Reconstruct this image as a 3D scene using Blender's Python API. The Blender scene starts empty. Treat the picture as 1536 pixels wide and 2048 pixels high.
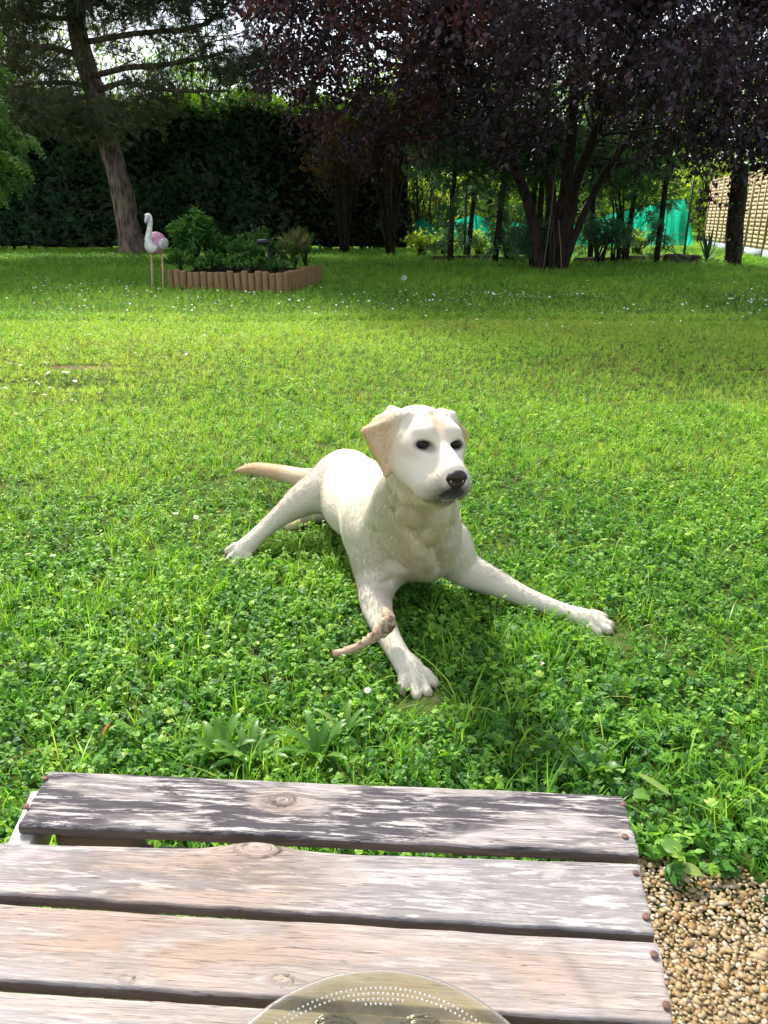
import bpy, math, random
import numpy as np
from mathutils import Vector, Matrix
from mathutils.bvhtree import BVHTree
R = math.radians
rng = np.random.default_rng(7)
random.seed(7)
SC = bpy.context.scene
COL = SC.collection

# ------------------------------------------------------------------ camera
CAM_H, PITCH, FPX = 1.0, R(21.1), 1538.0
cam_data = bpy.data.cameras.new('camera')
cam_data.sensor_fit = 'VERTICAL'
cam_data.sensor_height = 36.0
cam_data.lens = 36.0 * FPX / 2048.0
cam_data.clip_start = 0.02
cam_data.clip_end = 2000
cam = bpy.data.objects.new('camera', cam_data)
COL.objects.link(cam)
cam.location = (0, 0, CAM_H)
cam.rotation_euler = (math.pi / 2 - PITCH, 0, 0)
SC.camera = cam
# ------------------------------------------------------------------ sky, sun, exposure
SUN_EL, SUN_AZ = R(50), R(-26)      # azimuth from +Y, negative towards -X
SUN_DIR = Vector((math.sin(SUN_AZ) * math.cos(SUN_EL), math.cos(SUN_AZ) * math.cos(SUN_EL), math.sin(SUN_EL)))
world = bpy.data.worlds.new('World')
SC.world = world
world.use_nodes = True
nt = world.node_tree
nt.nodes.clear()
wo = nt.nodes.new('ShaderNodeOutputWorld')
bg = nt.nodes.new('ShaderNodeBackground')
sky = nt.nodes.new('ShaderNodeTexSky')
sky.sky_type = 'NISHITA'
sky.sun_disc = False
sky.sun_elevation = SUN_EL
sky.sun_rotation = SUN_AZ
sky.air_density = 1.0
sky.dust_density = 1.5
tcn = nt.nodes.new('ShaderNodeTexCoord')
mp = nt.nodes.new('ShaderNodeMapping')
mp.inputs['Scale'].default_value = (1, 1, 2.6)
nz = nt.nodes.new('ShaderNodeTexNoise')
nz.inputs['Scale'].default_value = 2.3
nz.inputs['Detail'].default_value = 7
nz.inputs['Roughness'].default_value = 0.58
cr = nt.nodes.new('ShaderNodeValToRGB')
cr.color_ramp.elements[0].position = 0.40
cr.color_ramp.elements[1].position = 0.58
mixc = nt.nodes.new('ShaderNodeMixRGB')
mixc.inputs['Color2'].default_value = (6.3, 6.5, 6.9, 1)      # bright thin cloud
nt.links.new(tcn.outputs['Generated'], mp.inputs['Vector'])
nt.links.new(mp.outputs[0], nz.inputs['Vector'])
nt.links.new(nz.outputs['Fac'], cr.inputs['Fac'])
nt.links.new(cr.outputs['Color'], mixc.inputs['Fac'])
nt.links.new(sky.outputs['Color'], mixc.inputs['Color1'])
nt.links.new(mixc.outputs[0], bg.inputs['Color'])
bg.inputs['Strength'].default_value = 0.11
nt.links.new(bg.outputs[0], wo.inputs['Surface'])
sun_data = bpy.data.lights.new('sun', 'SUN')
sun_data.energy = 3.7
sun_data.angle = R(9.0)
sun_data.color = (1.0, 0.95, 0.86)
sun = bpy.data.objects.new('sun', sun_data)
COL.objects.link(sun)
sun.rotation_euler = (-SUN_DIR).to_track_quat('-Z', 'Y').to_euler()
SC.view_settings.view_transform = 'Standard'
SC.view_settings.look = 'None'
SC.view_settings.gamma = 1
SC.view_settings.exposure = 1.3
SC.render.engine = 'CYCLES'
SC.cycles.max_bounces = 6
SC.cycles.diffuse_bounces = 3
SC.cycles.glossy_bounces = 3
SC.cycles.transmission_bounces = 4
SC.cycles.transparent_max_bounces = 8
SC.cycles.caustics_reflective = False
SC.cycles.caustics_refractive = False

# ------------------------------------------------------------------ helpers
_S, _C = math.sin(PITCH), math.cos(PITCH)
def ray(px, py):
    a, b = (px - 768) / FPX, (1024 - py) / FPX
    return (a, _C + b * _S, -_S + b * _C)
def W(px, py, Y):
    d = ray(px, py); t = Y / d[1]
    return np.array([d[0] * t, Y, CAM_H + d[2] * t])
def G(px, py, z=0.0):
    d = ray(px, py); t = (z - CAM_H) / d[2]
    return np.array([d[0] * t, d[1] * t, z])

def mesh_np(name, V, F, smooth=False, attrs=None, mats=(), mat_idx=None):
    """V (n,3); F (m,k) int array or list of such arrays; attrs {name: (n,) or (n,3)}"""
    me = bpy.data.meshes.new(name)
    V = np.asarray(V, np.float32)
    Fs = F if isinstance(F, (list, tuple)) else [F]
    Fs = [np.asarray(f, np.int32) for f in Fs if len(f)]
    me.vertices.add(len(V)); me.vertices.foreach_set('co', V.ravel())
    nl = sum(f.size for f in Fs); nf = sum(len(f) for f in Fs)
    me.loops.add(nl); me.loops.foreach_set('vertex_index', np.concatenate([f.ravel() for f in Fs]))
    me.polygons.add(nf)
    tot = np.concatenate([np.full(len(f), f.shape[1], np.int32) for f in Fs])
    me.polygons.foreach_set('loop_start', np.concatenate([[0], np.cumsum(tot)[:-1]]).astype(np.int32))
    if mat_idx is not None: me.polygons.foreach_set('material_index', np.asarray(mat_idx, np.int32))
    me.update(calc_edges=True)
    if smooth: me.polygons.foreach_set('use_smooth', np.ones(nf, bool))
    for k, a in (attrs or {}).items():
        a = np.asarray(a, np.float32)
        if a.ndim == 1:
            at = me.attributes.new(k, 'FLOAT', 'POINT'); at.data.foreach_set('value', a)
        else:
            at = me.attributes.new(k, 'FLOAT_VECTOR', 'POINT'); at.data.foreach_set('vector', a.ravel())
    for m in mats: me.materials.append(m)
    return me
def link(name, me, parent=None, label=None, cat=None, group=None, kind=None, loc=None):
    o = bpy.data.objects.new(name, me); COL.objects.link(o)
    if parent is not None:
        o.parent = parent
    if loc is not None: o.location = loc
    tag(o, label, cat, group, kind)
    return o
def tag(o, label=None, cat=None, group=None, kind=None):
    if label: o['label'] = label
    if cat: o['category'] = cat
    if group: o['group'] = group
    if kind: o['kind'] = kind
def empty(name, loc, label=None, cat=None, group=None, rz=0.0):
    o = bpy.data.objects.new(name, None); COL.objects.link(o)
    o.location = loc; o.rotation_euler = (0, 0, rz); o.empty_display_size = 0.1
    tag(o, label, cat, group)
    return o
def copy_tree(o, parent=None):
    c = o.copy(); COL.objects.link(c); c.parent = parent
    for ch in list(o.children): copy_tree(ch, c)
    return c
def stamp(tV, tF, pos, rot, scl, attrs=None, tattrs=None):
    """replicate a template: tV (v,3), tF (f,k), pos (n,3), rot (n,3,3), scl (n,) or (n,3) -> V, F, attrs"""
    n, v = len(pos), len(tV)
    scl = np.asarray(scl); scl = scl[:, None] * np.ones(3) if scl.ndim == 1 else scl
    P = tV[None] * scl[:, None, :]
    P = np.einsum('nij,nvj->nvi', rot, P) + pos[:, None, :]
    Fo = (tF[None] + (np.arange(n) * v)[:, None, None]).reshape(-1, tF.shape[1])
    at = {}
    for k, a in (attrs or {}).items(): at[k] = np.repeat(a, v, axis=0)
    for k, a in (tattrs or {}).items(): at[k] = np.tile(a, n) if k not in at else at[k] + np.tile(a, n)
    return P.reshape(-1, 3), Fo, at
def eul(rx, ry, rz):
    """batched Rz*Ry*Rx"""
    rx, ry, rz = np.broadcast_arrays(*[np.asarray(a, float) for a in (rx, ry, rz)])
    cx, sx, cy, sy, cz, sz = np.cos(rx), np.sin(rx), np.cos(ry), np.sin(ry), np.cos(rz), np.sin(rz)
    M = np.empty(rx.shape + (3, 3))
    M[..., 0, 0] = cz * cy; M[..., 0, 1] = cz * sy * sx - sz * cx; M[..., 0, 2] = cz * sy * cx + sz * sx
    M[..., 1, 0] = sz * cy; M[..., 1, 1] = sz * sy * sx + cz * cx; M[..., 1, 2] = sz * sy * cx - cz * sx
    M[..., 2, 0] = -sy;     M[..., 2, 1] = cy * sx;                M[..., 2, 2] = cy * cx
    return M
def frame_from(d, up=(0, 0, 1), spin=None):
    """batched rotation whose +Y is d"""
    d = np.asarray(d, float); d = d / (np.linalg.norm(d, axis=-1, keepdims=True) + 1e-9)
    u = np.broadcast_to(np.asarray(up, float), d.shape)
    x = np.cross(d, u); bad = np.linalg.norm(x, axis=-1) < 1e-4
    x[bad] = (1, 0, 0)
    x /= np.linalg.norm(x, axis=-1, keepdims=True)
    z = np.cross(x, d)
    if spin is not None:
        c, s = np.cos(spin)[..., None], np.sin(spin)[..., None]
        x, z = x * c + z * s, z * c - x * s
    return np.stack([x, d, z], axis=-1)
class MB:
    """mesh collector"""
    def __init__(s): s.V, s.F, s.A, s.n = [], [], [], 0
    def add(s, V, F, a=0.0):
        V = np.asarray(V, float); F = np.asarray(F, int)
        s.V.append(V); s.F.append(F + s.n); s.n += len(V)
        s.A.append(np.broadcast_to(np.asarray(a, float), (len(V),)))
    def tube(s, pts, rad, seg=8, a=0.0, cap=True, rough=0.0):
        pts = np.asarray(pts, float); rad = np.broadcast_to(np.asarray(rad, float), (len(pts),))
        t = np.gradient(pts, axis=0); t /= np.linalg.norm(t, axis=1, keepdims=True) + 1e-12
        ref = np.array([0, 0, 1.]) if abs(t[0, 2]) < .9 else np.array([1., 0, 0])
        x = np.cross(t[0], ref); x /= np.linalg.norm(x)
        an = np.arange(seg) * 2 * math.pi / seg
        V = []
        for i in range(len(pts)):
            x = x - t[i] * np.dot(x, t[i]); x /= np.linalg.norm(x) + 1e-12
            y = np.cross(t[i], x)
            r = rad[i] * (1 + rough * (rng.random(seg) - .5)) if rough else rad[i] * np.ones(seg)
            V.append(pts[i] + (np.cos(an) * r)[:, None] * x + (np.sin(an) * r)[:, None] * y)
        V = np.concatenate(V); F = []
        i = np.arange(len(pts) - 1)[:, None]; j = np.arange(seg)[None]
        F = np.stack([i * seg + j, i * seg + (j + 1) % seg, (i + 1) * seg + (j + 1) % seg, (i + 1) * seg + j], -1).reshape(-1, 4)
        if cap:
            n0 = len(V); V = np.vstack([V, pts[0] - t[0] * rad[0] * .3, pts[-1] + t[-1] * rad[-1] * .3])
            jj = np.arange(seg); e = (len(pts) - 1) * seg
            F = np.vstack([F, np.stack([(jj + 1) % seg, jj, np.full(seg, n0), np.full(seg, n0)], -1),
                           np.stack([e + jj, e + (jj + 1) % seg, np.full(seg, n0 + 1), np.full(seg, n0 + 1)], -1)])
        s.add(V, F, a)
    def box(s, c, size, rot=None, a=0.0, taper=0.0):
        V = np.array([[x, y, z] for z in (-.5, .5) for y in (-.5, .5) for x in (-.5, .5)], float) * size
        if rot is not None: V = V @ np.asarray(rot).T
        s.add(V + np.asarray(c, float), [[0, 2, 3, 1], [4, 5, 7, 6], [0, 1, 5, 4], [2, 6, 7, 3], [0, 4, 6, 2], [1, 3, 7, 5]], a)
    def mesh(s, name, mats=(), smooth=False):
        V, A = np.concatenate(s.V), np.concatenate(s.A)
        # split degenerate quads into triangles
        tri, quad = [], []
        for F in s.F:
            if F.shape[1] == 3: tri.append(F)
            else:
                dg = F[:, 2] == F[:, 3]
                if dg.any(): tri.append(F[dg][:, :3])
                if (~dg).any(): quad.append(F[~dg])
        Fs = [np.concatenate(x) for x in (quad, tri) if x]
        return mesh_np(name, V, Fs, smooth, {'tint': A}, mats)
    def build(s, name, mat, parent=None, smooth=False, **k):
        return link(name, s.mesh(name, (mat,) if not isinstance(mat, (list, tuple)) else mat, smooth), parent, **k)
def lathe(prof, seg=32):
    prof = np.asarray(prof, float); an = np.arange(seg) * 2 * math.pi / seg
    V = np.stack([prof[:, 0][:, None] * np.cos(an), prof[:, 0][:, None] * np.sin(an), np.repeat(prof[:, 1][:, None], seg, 1)], -1).reshape(-1, 3)
    i = np.arange(len(prof) - 1)[:, None]; j = np.arange(seg)[None]
    F = np.stack([i * seg + j, i * seg + (j + 1) % seg, (i + 1) * seg + (j + 1) % seg, (i + 1) * seg + j], -1).reshape(-1, 4)
    return V, F
def rel(V, loc): return np.asarray(V, float) - np.asarray(loc, float)

# smooth pseudo-noise (sum of sines), cheap and vectorised
def vnoise(P, f=1.0, seed=0, oct=3):
    r = np.random.default_rng(seed); P = np.asarray(P, float); out = np.zeros(P.shape[:-1]); a = 1.0
    for o in range(oct):
        for k in range(3):
            d = r.normal(size=P.shape[-1]); d /= np.linalg.norm(d)
            out += a * np.sin(P @ d * f * (2 ** o) * (1 + .3 * r.random()) + r.random() * 6.28 + 1.3 * np.sin(P @ r.normal(size=P.shape[-1]) * f * .7 * 2 ** o))
        a *= .55
    return out / 4.0

# ------------------------------------------------------------------ materials
def new_mat(name):
    m = bpy.data.materials.new(name); m.use_nodes = True; m.node_tree.nodes.clear()
    return m, m.node_tree
class N:
    """tiny node helper"""
    def __init__(s, name): s.m, s.t = new_mat(name); s.out = s.n('ShaderNodeOutputMaterial')
    def n(s, typ, inp=None, **k):
        x = s.t.nodes.new(typ)
        for a, b in k.items(): setattr(x, a, b)
        for a, b in (inp or {}).items(): s.set(x, a, b)
        return x
    def set(s, x, a, b):
        i = x.inputs[a]
        if isinstance(b, bpy.types.NodeSocket): s.t.links.new(b, i)
        elif isinstance(b, bpy.types.Node): s.t.links.new(b.outputs[0], i)
        else:
            if isinstance(b, (tuple, list)) and len(b) == 3 and i.type == 'RGBA': b = (*b, 1)
            i.default_value = b
    def ramp(s, fac, stops, interp='LINEAR'):
        x = s.n('ShaderNodeValToRGB', {'Fac': fac}); e = x.color_ramp.elements; x.color_ramp.interpolation = interp
        while len(e) < len(stops): e.new(.5)
        for q, (p, c) in zip(e, stops): q.position = p; q.color = (*c, 1) if len(c) == 3 else c
        return x
    def noise(s, vec, scale, detail=4, rough=.55, dist=0.0):
        return s.n('ShaderNodeTexNoise', {'Vector': vec, 'Scale': scale, 'Detail': detail, 'Roughness': rough, 'Distortion': dist})
    def math(s, op, a, b=0.0, clamp=False):
        return s.n('ShaderNodeMath', {0: a, 1: b}, operation=op, use_clamp=clamp)
    def mix(s, f, a, b, mode='MIX'):
        return s.n('ShaderNodeMixRGB', {'Fac': f, 'Color1': a, 'Color2': b}, blend_type=mode)
    def attr(s, name, typ='GEOMETRY'):
        return s.n('ShaderNodeAttribute', attribute_name=name, attribute_type=typ)
    def bsdf(s, col, rough=.6, spec=.3, bump=None, bstr=.3, bdist=.01, **k):
        i = {'Base Color': col, 'Roughness': rough, 'Specular IOR Level': spec}
        i.update(k)
        b = s.n('ShaderNodeBsdfPrincipled', i)
        if bump is not None:
            bp = s.n('ShaderNodeBump', {'Height': bump, 'Strength': bstr, 'Distance': bdist}); s.t.links.new(bp.outputs[0], b.inputs['Normal'])
        return b
    def done(s, sh):
        s.t.links.new(sh.outputs[0], s.out.inputs['Surface']); return s.m
def leaf_mat(name, stops, trans=0.45, tcol=1.5, rough=.5, spec=.25, inst=False, extra_noise=None):
    """foliage: albedo from the per-leaf 'tint' attribute, thin translucent"""
    h = N(name)
    a = h.attr('tint', 'INSTANCER' if inst else 'GEOMETRY')
    fac = a.outputs['Fac']
    c = h.ramp(fac, stops)
    b = h.bsdf(c, rough, spec)
    tc = h.mix(1.0, c, (tcol * 1.0, tcol * 1.05, tcol * .45), 'MULTIPLY')
    tr = h.n('ShaderNodeBsdfTranslucent', {'Color': tc})
    mx = h.n('ShaderNodeMixShader', {0: trans}); h.t.links.new(b.outputs[0], mx.inputs[1]); h.t.links.new(tr.outputs[0], mx.inputs[2])
    return h.done(mx)
# ================================================================== the setting: lawn earth, gravel apron
def ground_z(x, y):
    x, y = np.asarray(x, float), np.asarray(y, float)
    z = .012 * np.sin(x * 1.3 + .7 * np.sin(y * .9)) + .010 * np.sin(y * 1.1 + 1.3)
    z = z * np.clip((y - 2.6) / 3, 0, 1)
    # dips: a worn hollow on the left, and the cut edge across the lawn
    z = z - .05 * np.exp(-((x + 1.95) / .33) ** 2 - ((y - 4.80) / .10) ** 2)
    z = z - .035 * np.exp(-((y - 7.95 - .12 * x * .1) / .12) ** 2)
    return z
def grid_mesh(xs, ys, zf):
    X, Y = np.meshgrid(xs, ys, indexing='ij'); V = np.stack([X, Y, zf(X, Y)], -1).reshape(-1, 3)
    nx, ny = len(xs), len(ys); i = np.arange(nx - 1)[:, None] * ny; j = np.arange(ny - 1)[None]
    F = np.stack([i + j, i + ny + j, i + ny + j + 1, i + j + 1], -1).reshape(-1, 4)
    return V, F
hm = N('lawn_earth'); P = hm.n('ShaderNodeNewGeometry').outputs['Position']
n1 = hm.noise(P, 1.3, 5); n2 = hm.noise(P, 22, 6, .65); n3 = hm.noise(P, .35, 3)
c = hm.ramp(n2.outputs['Fac'], [(.3, (.018, .026, .008)), (.5, (.05, .085, .016)), (.68, (.13, .12, .045))])
c = hm.mix(hm.ramp(n1.outputs['Fac'], [(.42, (0, 0, 0)), (.65, (.5, .5, .5))]), c, (.060, .095, .020))
sep = hm.n('ShaderNodeSeparateXYZ', {0: P}); far = hm.ramp(hm.math('DIVIDE', sep.outputs[1], 40.0), [(.15, (0, 0, 0)), (.6, (1, 1, 1))])
c = hm.mix(far, c, hm.mix(n1.outputs['Fac'], (.05, .12, .018), (.085, .16, .025)))
for (qx, qy, ra, rb) in ((165, 738, .34, .10), (215, 730, .12, .07), (150, 740, .15, .08)):
    q = G(qx, qy); dv = hm.n('ShaderNodeVectorMath', {0: P, 1: tuple(q)}, operation='SUBTRACT'); sc_ = hm.n('ShaderNodeVectorMath', {0: dv.outputs[0], 1: (1 / ra, 1 / rb, 0)}, operation='MULTIPLY'); ln_ = hm.n('ShaderNodeVectorMath', {0: sc_.outputs[0]}, operation='LENGTH')
    c = hm.mix(hm.ramp(hm.math('ADD', ln_.outputs['Value'], hm.math('MULTIPLY', n2.outputs['Fac'], .6)), [(.85, (1, 1, 1)), (1.0, (0, 0, 0))]), c, hm.mix(n2.outputs['Fac'], (.05, .03, .018), (.24, .17, .10)))
lawn_mat = hm.done(hm.bsdf(c, .95, .05, n2.outputs['Fac'], 1.0, .02))
xs = np.concatenate([np.linspace(-400, -20, 20)[:-1], np.linspace(-20, -6, 30)[:-1], np.linspace(-6, 6, 110)[:-1], np.linspace(6, 20, 30)[:-1], np.linspace(20, 400, 20)])
ys = np.concatenate([np.linspace(-30, -.2, 10)[:-1], np.linspace(-.2, 12, 150)[:-1], np.linspace(12, 40, 40)[:-1], np.linspace(40, 700, 20)])
V, F = grid_mesh(xs, ys, ground_z)
link('lawn', mesh_np('lawn', V, F, True, None, (lawn_mat,)), kind='structure')

# where the gravel apron meets the lawn (a wavy line in front of the table)
def edge_y(x): return .985 - .42 * np.clip(x - .43, 0, 1.2) - .20 * np.clip((.28 - x) / .3, 0, 1) + .012 * np.sin(x * 14) + .012 * np.sin(x * 37 + 1)
# gravel bed: a sheet of bound sand with separate pebbles pressed in
hm = N('gravel_bed'); P = hm.n('ShaderNodeNewGeometry').outputs['Position']; n2 = hm.noise(P, 120, 5, .7)
bed = hm.done(hm.bsdf(hm.ramp(n2.outputs['Fac'], [(.3, (.20, .14, .07)), (.7, (.32, .24, .13))]), .95, .1, n2.outputs['Fac'], 1, .006))
xs_ = np.linspace(-3, 3, 240); rows = np.linspace(0, 1, 14)
V = np.array([[x, -2 + (edge_y(x) + .02 + 2) * t, .006 - .012 * (t > .99)] for x in xs_ for t in rows])
ny = 14; i = np.arange(len(xs_) - 1)[:, None] * ny; j = np.arange(ny - 1)[None]
F = np.stack([i + j, i + ny + j, i + ny + j + 1, i + j + 1], -1).reshape(-1, 4)
link('gravel_path', mesh_np('gravel_path', V, F, True, None, (bed,)), kind='structure')
# pebbles
import bmesh
def pebble(seed):
    r = np.random.default_rng(seed); bm = bmesh.new(); bmesh.ops.create_icosphere(bm, subdivisions=1, radius=1.12)
    V = np.array([v.co[:] for v in bm.verts]); F = np.array([[v.index for v in f.verts] for f in bm.faces]); bm.free()
    for k in range(4):                      # broken facets: clip against random planes
        d = r.normal(size=3); d /= np.linalg.norm(d); lim = r.uniform(.42, .80); t = V @ d - lim; V = V - np.clip(t, 0, None)[:, None] * d * .85
    return V * (r.uniform(.8, 1.25), r.uniform(.6, .95), r.uniform(.26, .42)), F
pebs = [pebble(k) for k in range(8)]
def gravel():
    # poisson-like jittered hex packing
    pts = []
    s = .0074
    gx, gy = np.meshgrid(np.arange(.20, 1.25, s), np.arange(.22, 1.02, s * .87), indexing='ij')
    gx = gx + (np.arange(gx.shape[1]) % 2)[None] * s / 2
    p = np.stack([gx.ravel(), gy.ravel()], 1) + rng.normal(size=(gx.size, 2)) * s * .22
    # skip what lies hidden below the table top
    keep = (p[:, 1] < edge_y(p[:, 0]) + .035) & (p[:, 0] > .15)
    p = p[keep]; n = len(p)
    big = rng.random(n)
    sc = .0048 * (1 + .35 * rng.normal(size=n).clip(-1.2, 2)) * np.where(big > .93, 1.35, 1)
    z = .0075 + rng.uniform(-.0006, .0012, n)
    pos = np.stack([p[:, 0], p[:, 1], z], 1); rot = eul(rng.normal(size=n) * .14, rng.normal(size=n) * .14, rng.random(n) * 6.28)
    tint = rng.random(n); wh = rng.integers(0, 8, n)
    Vs, Fs, As, o = [], [], [], 0
    for k in range(8):
        m = wh == k; V, F, at = stamp(pebs[k][0], pebs[k][1], pos[m], rot[m], sc[m], {'tint': tint[m]})
        Vs.append(V); Fs.append(F + o); As.append(at['tint']); o += len(V)
    hm = N('pebble_stone'); P = hm.n('ShaderNodeNewGeometry').outputs['Position']; nn = hm.noise(P, 300, 3)
    c = hm.ramp(hm.attr('tint').outputs['Fac'], [(0, (.22, .13, .045)), (.2, (.29, .19, .085)), (.42, (.34, .25, .13)), (.62, (.31, .24, .14)), (.8, (.37, .30, .19)), (.93, (.44, .39, .31)), (.985, (.34, .19, .05)), (1, (.10, .09, .08))])
    c = hm.mix(.35, c, hm.mix(nn.outputs['Fac'], (.25, .25, .25), (1, 1, 1)), 'MULTIPLY')
    m = hm.done(hm.bsdf(c, .55, .35, nn.outputs['Fac'], .25, .001))
    link('gravel', mesh_np('gravel', np.concatenate(Vs), np.concatenate(Fs), True, {'tint': np.concatenate(As)}, (m,)), kind='stuff',
         label='bound yellow and cream pebbles beside the wooden table')
gravel()
# ================================================================== the dog: one continuous body from a smooth distance field
DOG_H = 0.0044
def build_dog():
    h = DOG_H
    lo = np.array([-.66, 1.38, -.02]); hi = np.array([.70, 3.02, .72])
    dims = np.ceil((hi - lo) / h).astype(int)
    F = np.full(dims, 0.2, np.float32)
    ax = [lo[i] + (np.arange(dims[i]) + .5) * h for i in range(3)]
    def region(bmin, bmax, m):
        i0 = np.maximum(((bmin - m - lo) / h).astype(int), 0); i1 = np.minimum(((bmax + m - lo) / h).astype(int) + 1, dims)
        if (i1 <= i0).any(): return None, None
        sl = tuple(slice(a, b) for a, b in zip(i0, i1))
        g = np.meshgrid(*[ax[k][sl[k]].astype(np.float32) for k in range(3)], indexing='ij', sparse=True)
        return sl, g
    def apply(sl, d, k, mode):
        a = F[sl]
        if mode == 'u':
            hh = np.maximum(k - np.abs(a - d), 0) / k; F[sl] = np.minimum(a, d) - hh * hh * k * .25
        else:   # subtract
            b = -d; hh = np.maximum(k - np.abs(a - b), 0) / k; F[sl] = np.maximum(a, b) + hh * hh * k * .25
    flow = []   # (a, b, dir) for the lie of the fur
    def cone(a, b, ra, rb, k=.03, mode='u', fl=True):
        a, b = np.asarray(a, float), np.asarray(b, float)
        mn, mx = np.minimum(a - ra, b - rb), np.maximum(a + ra, b + rb)
        sl, g = region(mn, mx, k + .012)
        if sl is None: return
        ba = b - a; L2 = max(ba @ ba, 1e-9)
        pa = [g[i] - np.float32(a[i]) for i in range(3)]
        t = np.clip((pa[0] * ba[0] + pa[1] * ba[1] + pa[2] * ba[2]) / L2, 0, 1).astype(np.float32)
        d = np.sqrt((pa[0] - t * ba[0]) ** 2 + (pa[1] - t * ba[1]) ** 2 + (pa[2] - t * ba[2]) ** 2) - (ra + (rb - ra) * t)
        apply(sl, d, k, mode)
        if fl and mode == 'u' and L2 > 1e-4: flow.append((a, b, ba / math.sqrt(L2)))
    def ell(c, r, M=np.eye(3), k=.03, mode='u'):
        """M columns = local axes"""
        c = np.asarray(c, float); r = np.asarray(r, float)
        e = np.sqrt(((M * r) ** 2).sum(1))
        sl, g = region(c - e, c + e, k + .012)
        if sl is None: return
        p = [g[i] - np.float32(c[i]) for i in range(3)]
        q = [(p[0] * M[0, j] + p[1] * M[1, j] + p[2] * M[2, j]) for j in range(3)]
        k0 = np.sqrt((q[0] / r[0]) ** 2 + (q[1] / r[1]) ** 2 + (q[2] / r[2]) ** 2)
        k1 = np.sqrt((q[0] / r[0] ** 2) ** 2 + (q[1] / r[1] ** 2) ** 2 + (q[2] / r[2] ** 2) ** 2) + 1e-6
        apply(sl, (k0 * (k0 - 1) / k1).astype(np.float32), k, mode)
    def tri(a, b, c, r, k=.01, mode='u'):
        a, b, c = [np.asarray(v, float) for v in (a, b, c)]
        mn = np.minimum(np.minimum(a, b), c) - r; mx = np.maximum(np.maximum(a, b), c) + r
        sl, g = region(mn, mx, k + .012)
        X = np.stack(np.broadcast_arrays(*g), -1).reshape(-1, 3).astype(float)
        ba, pa, cb, pb, ac, pc = b - a, X - a, c - b, X - b, a - c, X - c
        nor = np.cross(ba, ac)
        s = (np.sign(pa @ np.cross(ba, nor)) + np.sign(pb @ np.cross(cb, nor)) + np.sign(pc @ np.cross(ac, nor))) < 2
        def seg(e, p):
            t = np.clip(p @ e / (e @ e), 0, 1)[:, None]; return ((e * t - p) ** 2).sum(1)
        d = np.sqrt(np.where(s, np.minimum(np.minimum(seg(ba, pa), seg(cb, pb)), seg(ac, pc)), (pa @ nor) ** 2 / (nor @ nor)))
        apply(sl, (d - r).reshape(F[sl].shape).astype(np.float32), k, mode)
    def chain(pts, rad, k=.03):
        # a smooth tapered limb: spline through the joints, one smooth union for the whole of it
        P = np.array(pts, float); r = np.array(rad, float); n = len(P)
        Pe = np.vstack([2 * P[0] - P[1], P, 2 * P[-1] - P[-2]]); re = np.concatenate([[r[0]], r, [r[-1]]])
        Q_, q_ = [], []
        for i in range(n - 1):
            for t in np.arange(4) / 4.0:
                w = np.array([-t + 2 * t * t - t ** 3, 2 - 5 * t * t + 3 * t ** 3, t + 4 * t * t - 3 * t ** 3, -t * t + t ** 3]) / 2
                Q_.append(w @ Pe[i:i + 4]); q_.append(w @ re[i:i + 4])
        Q_.append(P[-1]); q_.append(r[-1]); Q_, q_ = np.array(Q_), np.array(q_)
        sl, g = region((Q_ - q_[:, None]).min(0), (Q_ + q_[:, None]).max(0), k + .012)
        best = None
        for i in range(len(Q_) - 1):
            a, b = Q_[i], Q_[i + 1]; ba = b - a; L2 = ba @ ba
            pa = [g[j] - np.float32(a[j]) for j in range(3)]
            t = np.clip((pa[0] * ba[0] + pa[1] * ba[1] + pa[2] * ba[2]) / L2, 0, 1).astype(np.float32)
            d = np.sqrt((pa[0] - t * ba[0]) ** 2 + (pa[1] - t * ba[1]) ** 2 + (pa[2] - t * ba[2]) ** 2) - (q_[i] + (q_[i + 1] - q_[i]) * t)
            if best is None: best = d
            else:
                hh = np.maximum(.004 - np.abs(best - d), 0) / .004; best = np.minimum(best, d) - hh * hh * .001
        apply(sl, best.astype(np.float32), k, 'u')
        for i in range(n - 1):
            e = P[i + 1] - P[i]; flow.append((P[i], P[i + 1], e / np.linalg.norm(e)))
    def surf(px, py, off=0.0):
        # where the view ray first meets the body built so far, pushed OFF further along the ray
        d = np.array(ray(px, py)); d /= np.linalg.norm(d)
        for t in np.arange(1.3, 3.2, .002):
            p = np.array([0, 0, CAM_H]) + d * t; i = ((p - lo) / h).astype(int)
            if (i >= 0).all() and (i < dims).all() and F[tuple(i)] < 0: return p + d * off
        return None
    def basis(y, up=(0, 0, 1)):
        y = np.asarray(y, float); y /= np.linalg.norm(y); x = np.cross(y, up); x /= np.linalg.norm(x); return np.stack([x, y, np.cross(x, y)], 1)

    # ---- trunk
    sp = np.array([.015, 1.90, .215]), np.array([-.045, 2.18, .205]), np.array([-.135, 2.47, .175])
    Bs = basis(sp[1] - sp[0])
    ell(sp[0] + (-.005, .06, -.015), (.125, .20, .150), Bs, .04)              # rib cage
    ell((sp[1] + sp[2]) / 2 + (.01, -.09, -.01), (.112, .21, .125), basis(sp[2] - sp[1]), .05)   # loin and belly
    ell(sp[2] + (.008, .02, -.022), (.100, .135, .098), basis(sp[2] - sp[1]), .05)  # croup
    cone(sp[0] + (0, 0, .035), sp[2] + (.008, 0, -.006), .085, .074, .05)
    flow.append((sp[0], sp[2], (sp[2] - sp[0]) / np.linalg.norm(sp[2] - sp[0])))
    # ---- chest front
    ell(W(852, 1085, 1.80), (.085, .075, .085), k=.05)
    ell(W(858, 1120, 1.82), (.045, .045, .045), k=.05)
    # ---- neck
    HC = W(842, 880, 1.60)
    neck = [HC + (-.005, .04, -.045), W(840, 985, 1.72), W(826, 1035, 1.83)]
    chain(neck, [.070, .083, .112], .05)
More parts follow.
